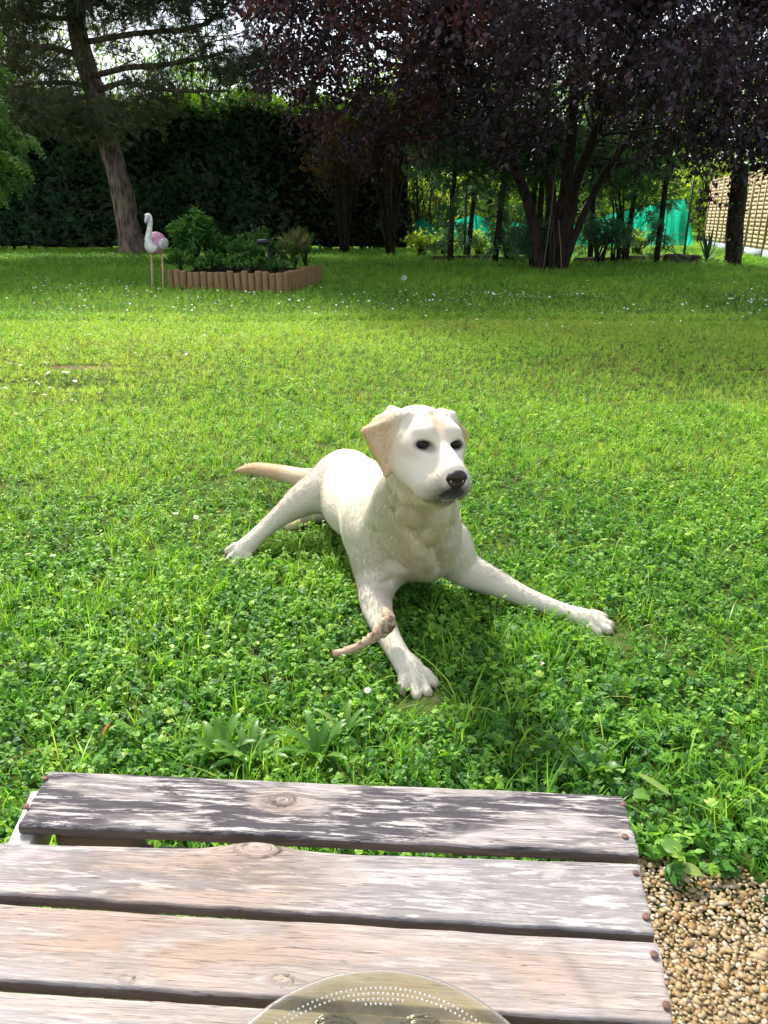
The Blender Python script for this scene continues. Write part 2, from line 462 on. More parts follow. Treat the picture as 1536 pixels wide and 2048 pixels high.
    cone(W(852, 975, 1.66), W(852, 1060, 1.76), .048, .070, .04)             # throat
    cone(W(790, 985, 1.74), W(765, 1070, 1.80), .045, .05, .04)
    flow.append((neck[0], W(850, 1120, 1.78), (0, .1, -1)))
    # ---- left image fore leg (the dog's right)
    A = [W(757, 1075, 1.86), W(756, 1148, 1.83), W(752, 1205, 1.73), W(772, 1262, 1.63), W(797, 1308, 1.555), W(815, 1333, 1.52)]
    chain(A, [.075, .056, .040, .029, .0245, .026], .03)
    ell(W(757, 1120, 1.84), (.058, .07, .075), k=.04)
    # ---- right image fore leg
    Bq = [W(893, 1085, 1.88), W(922, 1132, 1.90), W(985, 1163, 1.87), W(1055, 1196, 1.83), W(1122, 1222, 1.79), W(1160, 1236, 1.765)]
    chain(Bq, [.058, .050, .036, .026, .022, .024], .03)
    ell(W(896, 1098, 1.89), (.052, .056, .064), k=.04)
    # ---- hind leg on the dog's right (to the left in view)
    Hh = [W(694, 955, 2.45), W(654, 976, 2.36), W(606, 1000, 2.31), W(556, 1037, 2.27), W(524, 1064, 2.24), W(502, 1086, 2.215)]
    chain(Hh, [.078, .071, .052, .0295, .026, .027], .035)
    ell(W(676, 962, 2.40), (.074, .074, .072), k=.05)
    cone(W(560, 1027, 2.29), W(545, 1040, 2.275), .016, .016, .02, fl=False)   # point of the hock
    # ---- the other hind leg, folded underneath
    ell(W(640, 1015, 2.52), (.08, .07, .05), k=.03)
    cone(W(625, 1030, 2.50), W(588, 1046, 2.42), .030, .022, .02)
    ell(W(583, 1050, 2.40), (.032, .03, .02), k=.015)
    # ---- tail
    T = [W(655, 958, 2.62), W(606, 955, 2.66), W(560, 946, 2.70), W(512, 938, 2.74), W(486, 940, 2.755), W(474, 943, 2.76)]
    chain(T, [.042, .031, .028, .022, .013, .006], .02)
    # ---- paws
    def paw(base, dirv, up, size, k=.007, spread=.0):
        dirv = np.asarray(dirv, float); dirv /= np.linalg.norm(dirv)
        M = basis(dirv, up); x, y, z = M[:, 0], M[:, 1], M[:, 2]
        ell(base + y * .010 * size, np.array([.029, .034, .018]) * size, M, .02)
        for i, (sx, fy) in enumerate(((-.030, .042), (-.0105, .062), (.0105, .062), (.030, .040))):
            b = base + x * sx * .85 * size + y * .018 * size + z * .003
            t = base + x * sx * (1.05 + spread) * size + y * fy * size + z * -.004 * size
            cone(b, t, .0112 * size, .0112 * size, .0035, fl=False)
            flow.append((b, t, (t - b) / np.linalg.norm(t - b)))
            toes.append((t + y * .011 * size - z * .003 * size, y * .8 - z * .45 + x * sx * 3))
    toes = []
    paw(W(822, 1338, 1.515), W(843, 1382, 1.46) - W(822, 1338, 1.515), (.1, -.2, 1), 1.12, spread=.12)
    paw(W(1168, 1238, 1.76), W(1222, 1254, 1.735) - W(1168, 1238, 1.76), (0, -.3, 1), 1.05)
    paw(W(492, 1094, 2.205), W(468, 1118, 2.17) - W(492, 1094, 2.205), (.2, -.6, 1), 1.1)
    # ---- head
    yaw, pit, rol = R(26), R(-6), R(8)
    f = np.array([math.sin(yaw) * math.cos(pit), -math.cos(yaw) * math.cos(pit), math.sin(pit)])
    s = np.cross((math.sin(rol), 0, math.cos(rol)), f); s /= np.linalg.norm(s); u = np.cross(f, s)
    M = np.stack([f, s, u], 1)
    L = lambda a, b, c: HC + M @ np.array([a, b, c])
    ell(L(-.005, 0, .006), (.083, .074, .065), M, .02)                 # skull
    ell(L(.032, 0, .020), (.055, .063, .044), M, .02)                  # forehead
    for q in (-1, 1):
        ell(L(.014, q * .044, -.028), (.064, .034, .048), M, .03)
        ell(L(.062, q * .036, -.045), (.050, .032, .036), M, .03)      # cheek
        ell(L(.056, q * .034, .041), (.018, .022, .011), M, .018)      # brow
        ell(L(.050, q * .052, .008), (.030, .018, .022), M, .015)      # zygomatic
        ell(L(.102, q * .029, -.058), (.048, .028, .034), M, .018)     # flews
        ell(L(.132, q * .022, -.046), (.024, .022, .025), M, .012)
    cone(L(.050, 0, -.018), L(.130, 0, -.036), .045, .032, .025, fl=False)   # muzzle
    cone(L(.066, 0, .006), L(.140, 0, -.014), .027, .021, .02, fl=False)    # bridge
    cone(L(.030, 0, -.062), L(.116, 0, -.087), .036, .018, .02, fl=False)    # lower jaw
    ell(L(.150, 0, -.022), (.012, .022, .016), M, .008)
    for q in (-1, 1):
        ell(L(.0775, q * .0405, .017), (.013, .0158, .0074), M, .005, 's')   # eye sockets
        ell(L(.088, q * .026, .013), (.009, .009, .009), M, .014, 's')
        cone(L(.158, q * .004, -.070), L(.136, q * .030, -.080), .0030, .0030, .004, 's')   # mouth line
        cone(L(.136, q * .030, -.080), L(.096, q * .044, -.090), .0030, .0022, .004, 's')
    cone(L(.163, 0, -.048), L(.160, 0, -.068), .0025, .0025, .004, 's')
    cone(L(.03, 0, .073), L(.090, 0, .036), .006, .008, .02, 's')                # furrow
    flow.append((L(.16, 0, -.02), L(-.06, 0, 0), -f)); flow.append((L(.15, .04, -.05), L(-.03, .07, -.04), -f)); flow.append((L(.15, -.04, -.05), L(-.03, -.07, -.04), -f))
    # ---- ears
    e1 = [L(.010, -.054, .055), L(-.045, -.060, .052), L(-.028, -.124, .010), L(.018, -.080, -.072), L(.030, -.070, .025)]
    e2 = [L(.014, .054, .056), L(-.035, .060, .052), L(.004, .109, .014), L(.034, .094, -.068), L(.034, .074, .022)]
    for e in (e1, e2):
        cone(e[0], e[1], .011, .010, .014, fl=False)
        cone(e[0], (e[2] + e[1]) / 2, .012, .010, .014, fl=False)
        tri(e[0], e[1], e[2], .0062, .008); tri(e[0], e[2], e[3], .0058, .008); tri(e[0], e[3], e[4], .0054, .006)
        flow.append((e[0], e[3], (e[3] - e[0]) / np.linalg.norm(e[3] - e[0])))
    # ---- skin folds: soft ridges lying on the surface, and shallow creases beside them
    for pts, off, r, md, k in (([(794, 985), (806, 1015), (830, 1040)], .007, .010, 'u', .025),
                               ([(778, 985), (790, 1030), (815, 1066)], -.003, .008, 's', .02),
                               ([(878, 1020), (872, 1050), (860, 1075)], .008, .010, 'u', .025),
                               ([(745, 1062), (755, 1100), (775, 1125), (800, 1138)], -.005, .007, 's', .02),
                               ([(905, 1050), (888, 1100), (870, 1136)], -.005, .009, 's', .02),
                               ([(742, 1165), (765, 1168), (785, 1160)], -.002, .004, 's', .012),
                               ([(838, 1085), (850, 1120), (856, 1146)], .008, .014, 'u', .02),
                               ([(700, 930), (694, 955), (684, 978)], -.006, .008, 's', .025)):
        pp = [np.array(a) * (1 - t) + np.array(b) * t for a, b in zip(pts[:-1], pts[1:]) for t in (0, .2, .4, .6, .8)] + [np.array(pts[-1])]
        q = [surf(x, y, off) for x, y in pp]; q = [v for v in q if v is not None]; q = [a for a, b in zip(q, q[1:] + q[-1:]) if np.linalg.norm(a - b) < .04]
        for a, b in zip(q[:-1], q[1:]): cone(a, b, r, r, k, md, fl=False)

    # ------------------------------------------------ surface nets
    sgn = F < 0
    act = np.zeros(tuple(d - 1 for d in dims), np.int8)
    for dx in (0, 1):
        for dy in (0, 1):
            for dz in (0, 1): act += sgn[dx:dims[0] - 1 + dx, dy:dims[1] - 1 + dy, dz:dims[2] - 1 + dz]
    ci = np.argwhere((act > 0) & (act < 8)); del act
    idx = -np.ones(tuple(d - 1 for d in dims), np.int32); idx[tuple(ci.T)] = np.arange(len(ci))
    cv = {}
    for dx in (0, 1):
        for dy in (0, 1):
            for dz in (0, 1): cv[dx, dy, dz] = F[ci[:, 0] + dx, ci[:, 1] + dy, ci[:, 2] + dz]
    acc = np.zeros((len(ci), 3)); cnt = np.zeros(len(ci))
    corners = list(cv)
    for a in corners:
        for k in range(3):
            if a[k] == 0:
                b = list(a); b[k] = 1; b = tuple(b); m = (cv[a] < 0) != (cv[b] < 0)
                t = cv[a][m] / (cv[a][m] - cv[b][m]); p = np.tile(np.array(a, float), (m.sum(), 1)); p[:, k] = t
                acc[m] += p; cnt[m] += 1
    V = lo + (ci + acc / cnt[:, None] + .5) * h
    quads = []
    for k in range(3):
        a = [slice(None)] * 3; b = [slice(None)] * 3; a[k] = slice(0, -1); b[k] = slice(1, None)
        s0, s1 = sgn[tuple(a)], sgn[tuple(b)]; e = np.argwhere(s0 != s1)
        e = e[((e > 0).all(1)) & (e < np.array(dims) - 1).all(1)]
        k1, k2 = (k + 1) % 3, (k + 2) % 3
        def cell(o1, o2):
            c = e.copy(); c[:, k1] += o1; c[:, k2] += o2; return idx[tuple(c.T)]
        q = np.stack([cell(-1, -1), cell(0, -1), cell(0, 0), cell(-1, 0)], 1)
        fl_ = ~sgn[tuple(e.T)]; q[fl_] = q[fl_][:, ::-1]
        quads.append(q[(q >= 0).all(1)])
    Q = np.concatenate(quads)
    # keep the one connected body (drops enclosed pockets)
    lab = np.arange(len(V)); E = np.concatenate([Q[:, [0, 1]], Q[:, [1, 2]], Q[:, [2, 3]], Q[:, [3, 0]]])
    while True:
        m_ = np.minimum(lab[E[:, 0]], lab[E[:, 1]]); new = lab.copy(); np.minimum.at(new, E[:, 0], m_); np.minimum.at(new, E[:, 1], m_); new = new[new]; new = new[new]
        if (new == lab).all(): break
        lab = new
    ids, cn = np.unique(lab, return_counts=True); print('dog islands', sorted(cn)[-4:], len(cn)); keep = lab == ids[np.argmax(cn)]
    mp_ = np.cumsum(keep) - 1; Q = mp_[Q[keep[Q[:, 0]]]]; V = V[keep]
    # light smoothing
    E = np.concatenate([Q[:, [0, 1]], Q[:, [1, 2]], Q[:, [2, 3]], Q[:, [3, 0]]])
    deg = np.bincount(E.ravel(), minlength=len(V)).astype(float)
    for it in range(3):
        S = np.stack([np.bincount(E[:, 0], V[E[:, 1], i], len(V)) + np.bincount(E[:, 1], V[E[:, 0], i], len(V)) for i in range(3)], 1)
        V = V * .5 + .5 * S / deg[:, None]
    # drop stray islands is unnecessary: all shapes overlap
    return V, Q, flow, L, M, HC, toes, (e1, e2)
DOG = build_dog()
def seg_d(P, a, b):
    ba = b - a; t = np.clip((P - a) @ ba / (ba @ ba + 1e-9), 0, 1)
    return np.linalg.norm(P - a - t[:, None] * ba, axis=1)
def dog_objects():
    V, Q, flow, L, M, HC, toes, ears = DOG
    base = np.array([0.0, 2.0, 0.0])
    root = empty('dog', base, 'white and cream labrador lying on the grass with splayed legs, head turned to the right', 'dog')
    n = len(V)
    lc = (V - HC) @ M                      # head-local coordinates
    def g(p, r): return np.exp(-(np.linalg.norm((V - p), axis=1) / r) ** 2)
    # ---- colour attributes: tan, dark
    tan = np.zeros(n); dark = np.zeros(n)
    for e, am in ((ears[0], 1.0), (ears[1], 1.0)):
        d = np.minimum(seg_d(V, e[2], e[3]), np.minimum(seg_d(V, (e[0] + e[2]) / 2, e[3]), seg_d(V, (e[0]+e[1]) / 2, e[2])))
        m_ = np.clip(1 - d / .045, 0, 1)
        out = np.abs(lc[:, 1]) > .068
        tan = np.maximum(tan, am * m_ * out * np.clip(.85 + 7 * (np.abs(lc[:, 1]) - .088), .62, 1.0))
    for q in (-1, 1): tan = np.maximum(tan, .30 * np.exp(-(np.linalg.norm(lc - np.array([.035, q * .068, -.012]), axis=1) / .035) ** 2))
    tan = np.maximum(tan, .55 * np.exp(-(lc[:, 1] / .020) ** 2 - ((lc[:, 0] - .045) / .045) ** 2 - ((lc[:, 2] - .06) / .045) ** 2))
    for a, b, r, am in ((W(560, 946, 2.70), W(474, 943, 2.76), .05, .8), (W(640, 955, 2.62), W(560, 946, 2.70), .05, .45)):
        tan = np.maximum(tan, am * np.clip(1.6 - seg_d(V, a, b) / r, 0, 1))
    dark = np.maximum(dark, .55 * g(W(472, 943, 2.76), .018))
    tan = np.maximum(tan, .35 * np.exp(-(seg_d(V, W(700, 925, 2.35), W(662, 1010, 2.25)) / .03) ** 2))
    tan = np.maximum(tan, .36 * np.exp(-(seg_d(V, W(810, 985, 1.62), W(850, 1110, 1.74)) / .09) ** 2))
    tan = np.maximum(tan, .5 * g(W(583, 1050, 2.40), .05))
    for t, _ in toes: tan = np.maximum(tan, .5 * g(t, .014))
    for q in (-1, 1):                       # eye rims, the dark inner corner
        er = np.sqrt(((lc[:, 0] - .076) / 1.2) ** 2 + ((lc[:, 1] - q * .0400) / 1.55) ** 2 + ((lc[:, 2] - .017) * 1.15) ** 2)
        dark = np.maximum(dark, np.clip(1.9 - er / .0088, 0, 1))
        er2 = np.sqrt((lc[:, 0] - .083) ** 2 + ((lc[:, 1] - q * .0265) / 1.2) ** 2 + ((lc[:, 2] - .0135) / 1.) ** 2)
        dark = np.maximum(dark, .9 * np.exp(-(er2 / .0070) ** 2))
    for q in (-1, 1): dark = np.maximum(dark, .12 * np.exp(-(np.linalg.norm((lc - np.array([.072, q * .022, .038])) / (1, 1, 1.4), axis=1) / .013) ** 2))
    mz = np.clip((lc[:, 0] - .102) / .045, 0, 1)
    dark = np.maximum(dark, mz * np.exp(-(lc[:, 1] / .034) ** 2) * np.clip(1 - np.abs(lc[:, 2] + .060) / .036, 0, 1) * 1.8)
    # lips along the mouth line
    for q in (-1, 1):
        d = np.minimum(seg_d(lc, np.array([.158, q * .004, -.072]), np.array([.136, q * .030, -.081])), seg_d(lc, np.array([.136, q * .030, -.081]), np.array([.108, q * .041, -.088])))
        dark = np.maximum(dark, np.clip(1.5 - d / .008, 0, 1))
    spk = mz * np.clip(1 - np.abs(lc[:, 2] + .050) / .038, 0, 1)
    belly = np.exp(-(np.linalg.norm((V - W(630, 1020, 2.40)), axis=1) / .07) ** 2)
    # ---- materials
    hm = N('dog_coat')
    geo = hm.n('ShaderNodeNewGeometry'); P = geo.outputs['Position']
    at, ad, asp = hm.attr('tan'), hm.attr('dark'), hm.attr('speck')
    n1 = hm.noise(P, 14, 5)
    base_c = hm.mix(n1.outputs['Fac'], (.56, .50, .39), (.67, .62, .52))
    c1 = hm.mix(at.outputs['Fac'], base_c, (.52, .32, .155))
    sp_n = hm.n('ShaderNodeTexVoronoi', {'Vector': P, 'Scale': 170.0})
    spm = hm.ramp(sp_n.outputs['Distance'], [(.12, (1, 1, 1)), (.3, (0, 0, 0))])
    dk = hm.math('MULTIPLY', spm.outputs[0], asp.outputs['Fac']); dk = hm.math('MULTIPLY', dk, .55)
    nn = hm.noise(P, 260, 3)
    ddn = hm.math('MULTIPLY', ad.outputs['Fac'], hm.math('ADD', nn.outputs['Fac'], .55)); dk = hm.math('MAXIMUM', dk, ddn, True)
    c2 = hm.mix(dk, c1, (.016, .012, .012))
    coat = hm.done(hm.bsdf(c2, .75, .2, n1.outputs['Fac'], .3, .004, **{'Sheen Weight': .15, 'Sheen Roughness': .5}))
    at_ = {'tan': tan, 'dark': dark, 'speck': spk}
    body = link('body', mesh_np('dog_body', rel(V, base), Q, True, at_, (coat,)), root)
    # ---- fur
    tri = np.concatenate([Q[:, [0, 1, 2]], Q[:, [0, 2, 3]]])
    A, B, C = V[tri[:, 0]], V[tri[:, 1]], V[tri[:, 2]]
    nr = np.cross(B - A, C - A); ar = np.linalg.norm(nr, axis=1) / 2; fn = nr / (2 * ar[:, None] + 1e-12)
    vn = np.stack([np.bincount(tri.ravel(), np.repeat(nr[:, i], 3), n) for i in range(3)], 1); vn /= np.linalg.norm(vn, axis=1, keepdims=True) + 1e-12
    K = 240000
    hd = np.linalg.norm(A - HC, axis=1) < .2
    pr = ar * np.where(hd, 2.6, 1.0) * np.where(A[:, 2] < .0, .0, 1.0); pr /= pr.sum()
    ti = rng.choice(len(tri), K, p=pr); r1, r2 = np.sqrt(rng.random(K)), rng.random(K)
    wts = np.stack([1 - r1, r1 * (1 - r2), r1 * r2], 1)
    X = (V[tri[ti]] * wts[..., None]).sum(1); NN = (vn[tri[ti]] * wts[..., None]).sum(1); NN /= np.linalg.norm(NN, axis=1, keepdims=True)
    at3 = {k: (a[tri[ti]] * wts).sum(1) for k, a in at_.items()}
    D = np.zeros((K, 3))
    for a, b, d in flow: 
        w = 1.0 / (seg_d(X, np.asarray(a, float), np.asarray(b, float)) + .004) ** 4; D += w[:, None] * np.asarray(d)
    D /= np.linalg.norm(D, axis=1, keepdims=True)
    D += .22 * np.stack([vnoise(X, 38, 40 + i, 2) for i in range(3)], 1)
    D -= NN * (D * NN).sum(1, keepdims=True); D /= np.linalg.norm(D, axis=1, keepdims=True) + 1e-9
    lx = (X - HC) @ M; isH = np.linalg.norm(lx, axis=1) < .145
    face = isH & (lx[:, 0] > .02)
    ln = np.where(face, .0042, np.where(isH, .0065, .0150)) * rng.uniform(.6, 1.25, K)
    leg = X[:, 2] < .10
    ln = np.where(leg & ~isH, ln * .62, ln)
    keep = (at3['dark'] < .75) & (rng.random(K) > .0)
    # keep the fur off the eyes and nose
    for q in (-1, 1): keep &= np.linalg.norm((lx - np.array([.078, q * .0405, .012])) / (1.2, 1.3, .9), axis=1) > .0105
    keep &= ~((lx[:, 0] > .147) & (np.abs(lx[:, 1]) < .025) & (lx[:, 2] > -.042))
    X, NN, D, ln = X[keep], NN[keep], D[keep], ln[keep]; at3 = {k: a[keep] for k, a in at3.items()}; K = len(X)
    jt = rng.normal(size=(K, 3)) * .18; D2 = D + jt; D2 -= NN * (D2 * NN).sum(1, keepdims=True); D2 /= np.linalg.norm(D2, axis=1, keepdims=True)
    tilt = rng.uniform(.12, .42, K)
    tipd = D2 * np.cos(tilt)[:, None] + NN * np.sin(tilt)[:, None]
    side = np.cross(D2, NN); wd = np.where(ln < .006, .00045, .0008)[:, None]
    root_p = X - NN * .001
    P0, P1, P2 = root_p - side * wd, root_p + side * wd, root_p + tipd * ln[:, None]
    FV = np.stack([P0, P1, P2], 1).reshape(-1, 3); FF = np.arange(3 * K).reshape(-1, 3)
    gn = np.cross(P1 - P0, P2 - P0); fl_ = (gn * NN).sum(1) < 0; FF[fl_] = FF[fl_][:, ::-1]
    sx = (X - HC) @ M
    for q in (-1, 1):                      # whisker-root spots in rows on the flews
        for r_i in range(4):
            for k in range(6):
                ctr = np.array([.142 - k * .0085, q * (.030 + k * .0035 + .002 * r_i), -.040 - r_i * .0085 - k * .0012]); nr_ = np.linalg.norm((sx - ctr) * (1, .35, 1), axis=1) < .0014
                at3['dark'] = np.where(nr_ & (sx[:, 1] * q > .012), .75, at3['dark'])
    tone = np.clip(rng.normal(size=K) * .28 + .06 * vnoise(X * (1, 1, .6), 55, 61, 3) + .2, -1, 1)
    fm = N('dog_fur'); at, ad, to = fm.attr('tan'), fm.attr('dark'), fm.attr('tone')
    cb = fm.mix(to.outputs['Fac'], (.62, .525, .38), (.76, .70, .585))
    cc = fm.mix(at.outputs['Fac'], cb, (.56, .345, .165)); cc = fm.mix(ad.outputs['Fac'], cc, (.03, .022, .02))
    furm = fm.done(fm.bsdf(cc, .6, .25))
    fa = {k: np.repeat(a, 3) for k, a in at3.items() if k != 'speck'}; fa['tone'] = np.repeat(tone * .5 + .5, 3)
    me = mesh_np('dog_fur', rel(FV, base), FF, True, fa, (furm,))
    nrm = NN + D2 * .35 + rng.normal(size=(K, 3)) * .07; nrm /= np.linalg.norm(nrm, axis=1, keepdims=True)
    me.normals_split_custom_set_from_vertices(np.repeat(nrm, 3, axis=0))
    fur = link('fur', me, root); fur['kind'] = 'stuff'
    # ---- nose
    nm = N('nose_leather'); vor = nm.n('ShaderNodeTexVoronoi', {'Vector': nm.n('ShaderNodeNewGeometry').outputs['Position'], 'Scale': 700.0})
    nmat = nm.done(nm.bsdf((.026, .014, .015), .42, .28, vor.outputs['Distance'], .4, .0006))
    b = MB()
    def uv(c, r, seg=20, rings=14):
        th = np.linspace(0, math.pi, rings + 1); V_, F_ = lathe(np.stack([np.sin(th), np.cos(th)], 1), seg)
        return V_ * r, F_
    V_, F_ = uv(0, (1, 1, 1), 28, 20)
    # nose pad: wide on top, narrowing below, with nostril dents
    x, y, z = V_[:, 0], V_[:, 1], V_[:, 2]
    px_, py_, pz_ = x * .0145, y * .0245 * (1 - .28 * np.clip(-z, 0, 1)), z * .0205
    for q in (-1, 1):
        dd = np.sqrt(((y - q * .55) / .38) ** 2 + ((z + .08) / .26) ** 2)
        px_ = px_ - np.exp(-dd ** 2) * .0085 * (x > 0)
    px_ -= .003 * np.exp(-(y / .1) ** 2) * (z < .2) * (x > 0)
    nv = np.stack([px_ + .1590, py_, pz_ - .0255], 1)
    link('nose', mesh_np('dog_nose', rel(HC + nv @ M.T, base), F_, True, None, (nmat,)), root)
    # ---- eyes
    em = N('dark_eye'); emat = em.done(em.bsdf((.008, .005, .004), .07, .22))
    for q in (-1, 1):
        V_, F_ = uv(0, (1, 1, 1))
        ev = V_ * (.0105, .0150, .0090) + (.0706, q * .0400, .0166)
        link('eye', mesh_np('dog_eye', rel(HC + ev @ M.T, base), F_, True, None, (emat,)), root)
    # ---- claws
    cm = N('claw_horn'); cmat = cm.done(cm.bsdf((.33, .24, .19), .4, .4))
    for t, d in toes:
        d = d / np.linalg.norm(d); b = MB(); b.tube([t - d * .004, t + d * .003, t + d * .009 + (0, 0, -.002)], [.0035, .003, .0008], 6)
        me = b.mesh('dog_claw', (cmat,), True)
        me.transform(Matrix.Translation(-Vector(base))); link('claw', me, root)
    return root
dog = dog_objects()
# ================================================================== foliage materials and templates
def spray_tmpl(seed, L_=.2, n=7, wid=.02, droop=.3):
    """flat conifer spray: midrib along +Y with alternating side fingers"""
    r = np.random.default_rng(seed); V, F = [], []
    for i in range(n):
        t = (i + .6) / n; y = L_ * t; ln = L_ * .42 * (1 - t * .7) * r.uniform(.7, 1.2)
        for sd in (-1, 1):
            a = sd * r.uniform(.6, 1.0); d = np.array([math.sin(a), math.cos(a), -droop * .5 + r.normal() * .12]); p = np.array([0, y, -droop * L_ * t * t]); s = np.array([math.cos(a), -math.sin(a), r.normal() * .25]) * wid * .5
            k = len(V); V += [p - s * .5, p + s * .5, p + d * ln * .6 + s, p + d * ln, p + d * ln * .6 - s]; F += [[k, k + 1, k + 2, k + 4], [k + 4, k + 2, k + 3, k + 3]]
    V = np.array(V); F = np.array(F)
    q = F[:, 2] != F[:, 3]
    return V, F
def clean(F): return F
def leaf2(L_=1.0, w=.3, fold=.25, droop=.25):
    V = np.array([(0, 0, 0), (-w, L_ * .45, fold * w), (w, L_ * .45, fold * w), (0, L_, -droop * L_)])
    return V, np.array([[0, 3, 1], [0, 2, 3]])
def needle_tuft(seed, n=19, L_=.125, w=.0044):
    r = np.random.default_rng(seed); V, F = [], []
    for i in range(n):
        a = r.random() * 6.28; e = r.uniform(.25, 1.25); d = np.array([math.cos(a) * math.sin(e), math.cos(e), math.sin(a) * math.sin(e)]); p = np.array([0, r.uniform(0, .07), 0])
        s = np.cross(d, r.normal(size=3)); s /= np.linalg.norm(s); l = L_ * r.uniform(.7, 1.1); k = len(V); V += [p - s * w, p + s * w, p + d * l]; F.append([k, k + 1, k + 2])
    return np.array(V), np.array(F)
def rand_rot(n, up=.0): return eul(rng.normal(size=n) * (1 - up) * 1.6, rng.normal(size=n) * (1 - up) * 1.6, rng.random(n) * 6.28)
def multi_stamp(tmpls, pos, rot, scl, tint):
    w = rng.integers(0, len(tmpls), len(pos)); Vs, Fs, As, o = [], [], [], 0
    for k, (V, F) in enumerate(tmpls):
        m = w == k
        if not m.any(): continue
        P, Fo, at = stamp(V, F, pos[m], rot[m], scl[m], {'tint': tint[m]}); Vs.append(P); Fs.append(Fo + o); As.append(at['tint']); o += len(P)
    return np.concatenate(Vs), np.concatenate(Fs), np.concatenate(As)
def foliage(name, tmpls, pos, rot, scl, tint, mat, parent, base, kind='stuff', label=None):
    V, F, A = multi_stamp(tmpls, np.asarray(pos, float), rot, np.asarray(scl, float), np.asarray(tint, float))
    if F.shape[1] == 4:
        dg = F[:, 2] == F[:, 3]; F = [F[~dg], F[dg][:, :3]]
    return link(name, mesh_np(name, rel(V, base), F, False, {'tint': A}, (mat,)), parent, kind=kind, label=label)
def bark(name, a, b, sc=9, bstr=.8, bd=.03):
    h = N(name); tc = h.n('ShaderNodeTexCoord'); m = h.n('ShaderNodeMapping', {'Vector': tc.outputs['Object'], 'Scale': (sc, sc, sc * .28)})
    n1 = h.noise(m.outputs[0], 1.0, 7, .7, .8); v = h.n('ShaderNodeTexVoronoi', {'Vector': m.outputs[0], 'Scale': 1.6}); n2 = h.noise(tc.outputs['Object'], .9, 3)
    f = h.math('MULTIPLY', n1.outputs['Fac'], h.math('ADD', v.outputs['Distance'], .45)); c = h.ramp(f, [(.22, a), (.62, b)])
    c = h.mix(.6, c, h.mix(n2.outputs['Fac'], (.45, .45, .45), (1.4, 1.35, 1.3)), 'MULTIPLY')
    return h.done(h.bsdf(c, .9, .1, f, bstr, bd))
PINE_BARK = bark('pine_bark', (.03, .022, .018), (.27, .20, .155), 7, 1.0, .05)
DARK_BARK = bark('dark_bark', (.010, .009, .008), (.055, .042, .032), 9)
PINE_N = leaf_mat('pine_needles', [(0, (.045, .070, .040)), (.5, (.095, .125, .060)), (.8, (.17, .16, .065)), (1, (.26, .17, .08))], .25, 1.3)
HEDGE_L = leaf_mat('hedge_sprays', [(0, (.040, .090, .060)), (.4, (.105, .190, .115)), (.62, (.040, .085, .020)), (.85, (.10, .20, .025)), (1, (.16, .26, .035))], .40, 1.7, .6, .1)
BROWN_L = leaf_mat('dry_sprays', [(0, (.022, .020, .014)), (.4, (.060, .040, .024)), (.8, (.14, .070, .035)), (1, (.22, .13, .05))], .3, 1.3, .8, .05)
PRUNUS_L = leaf_mat('purple_leaves', [(0, (.020, .012, .024)), (.55, (.048, .026, .046)), (.8, (.11, .028, .042)), (.93, (.10, .018, .022)), (1, (.17, .035, .022))], .22, 1.3, .42, .35)
CONIF_L = leaf_mat('cedar_sprays', [(0, (.020, .050, .012)), (.5, (.055, .13, .02)), (1, (.15, .24, .03))], .4, 1.6)
BRIGHT_L = leaf_mat('spring_leaves', [(0, (.030, .075, .012)), (.4, (.070, .15, .018)), (.75, (.14, .23, .025)), (1, (.25, .29, .04))], .5, 1.8)
GARDEN_L = leaf_mat('garden_leaves', [(0, (.024, .070, .026)), (.35, (.055, .150, .045)), (.6, (.095, .22, .050)), (.8, (.12, .16, .05)), (.92, (.30, .26, .12)), (1, (.40, .33, .17))], .35, 1.5, .45, .3)
SPR = [spray_tmpl(k, .2, 4, .034) for k in range(4)]; LEAF = [leaf2(1, .34), leaf2(1, .40, .4, .4), leaf2(1, .30, .1, .1)]

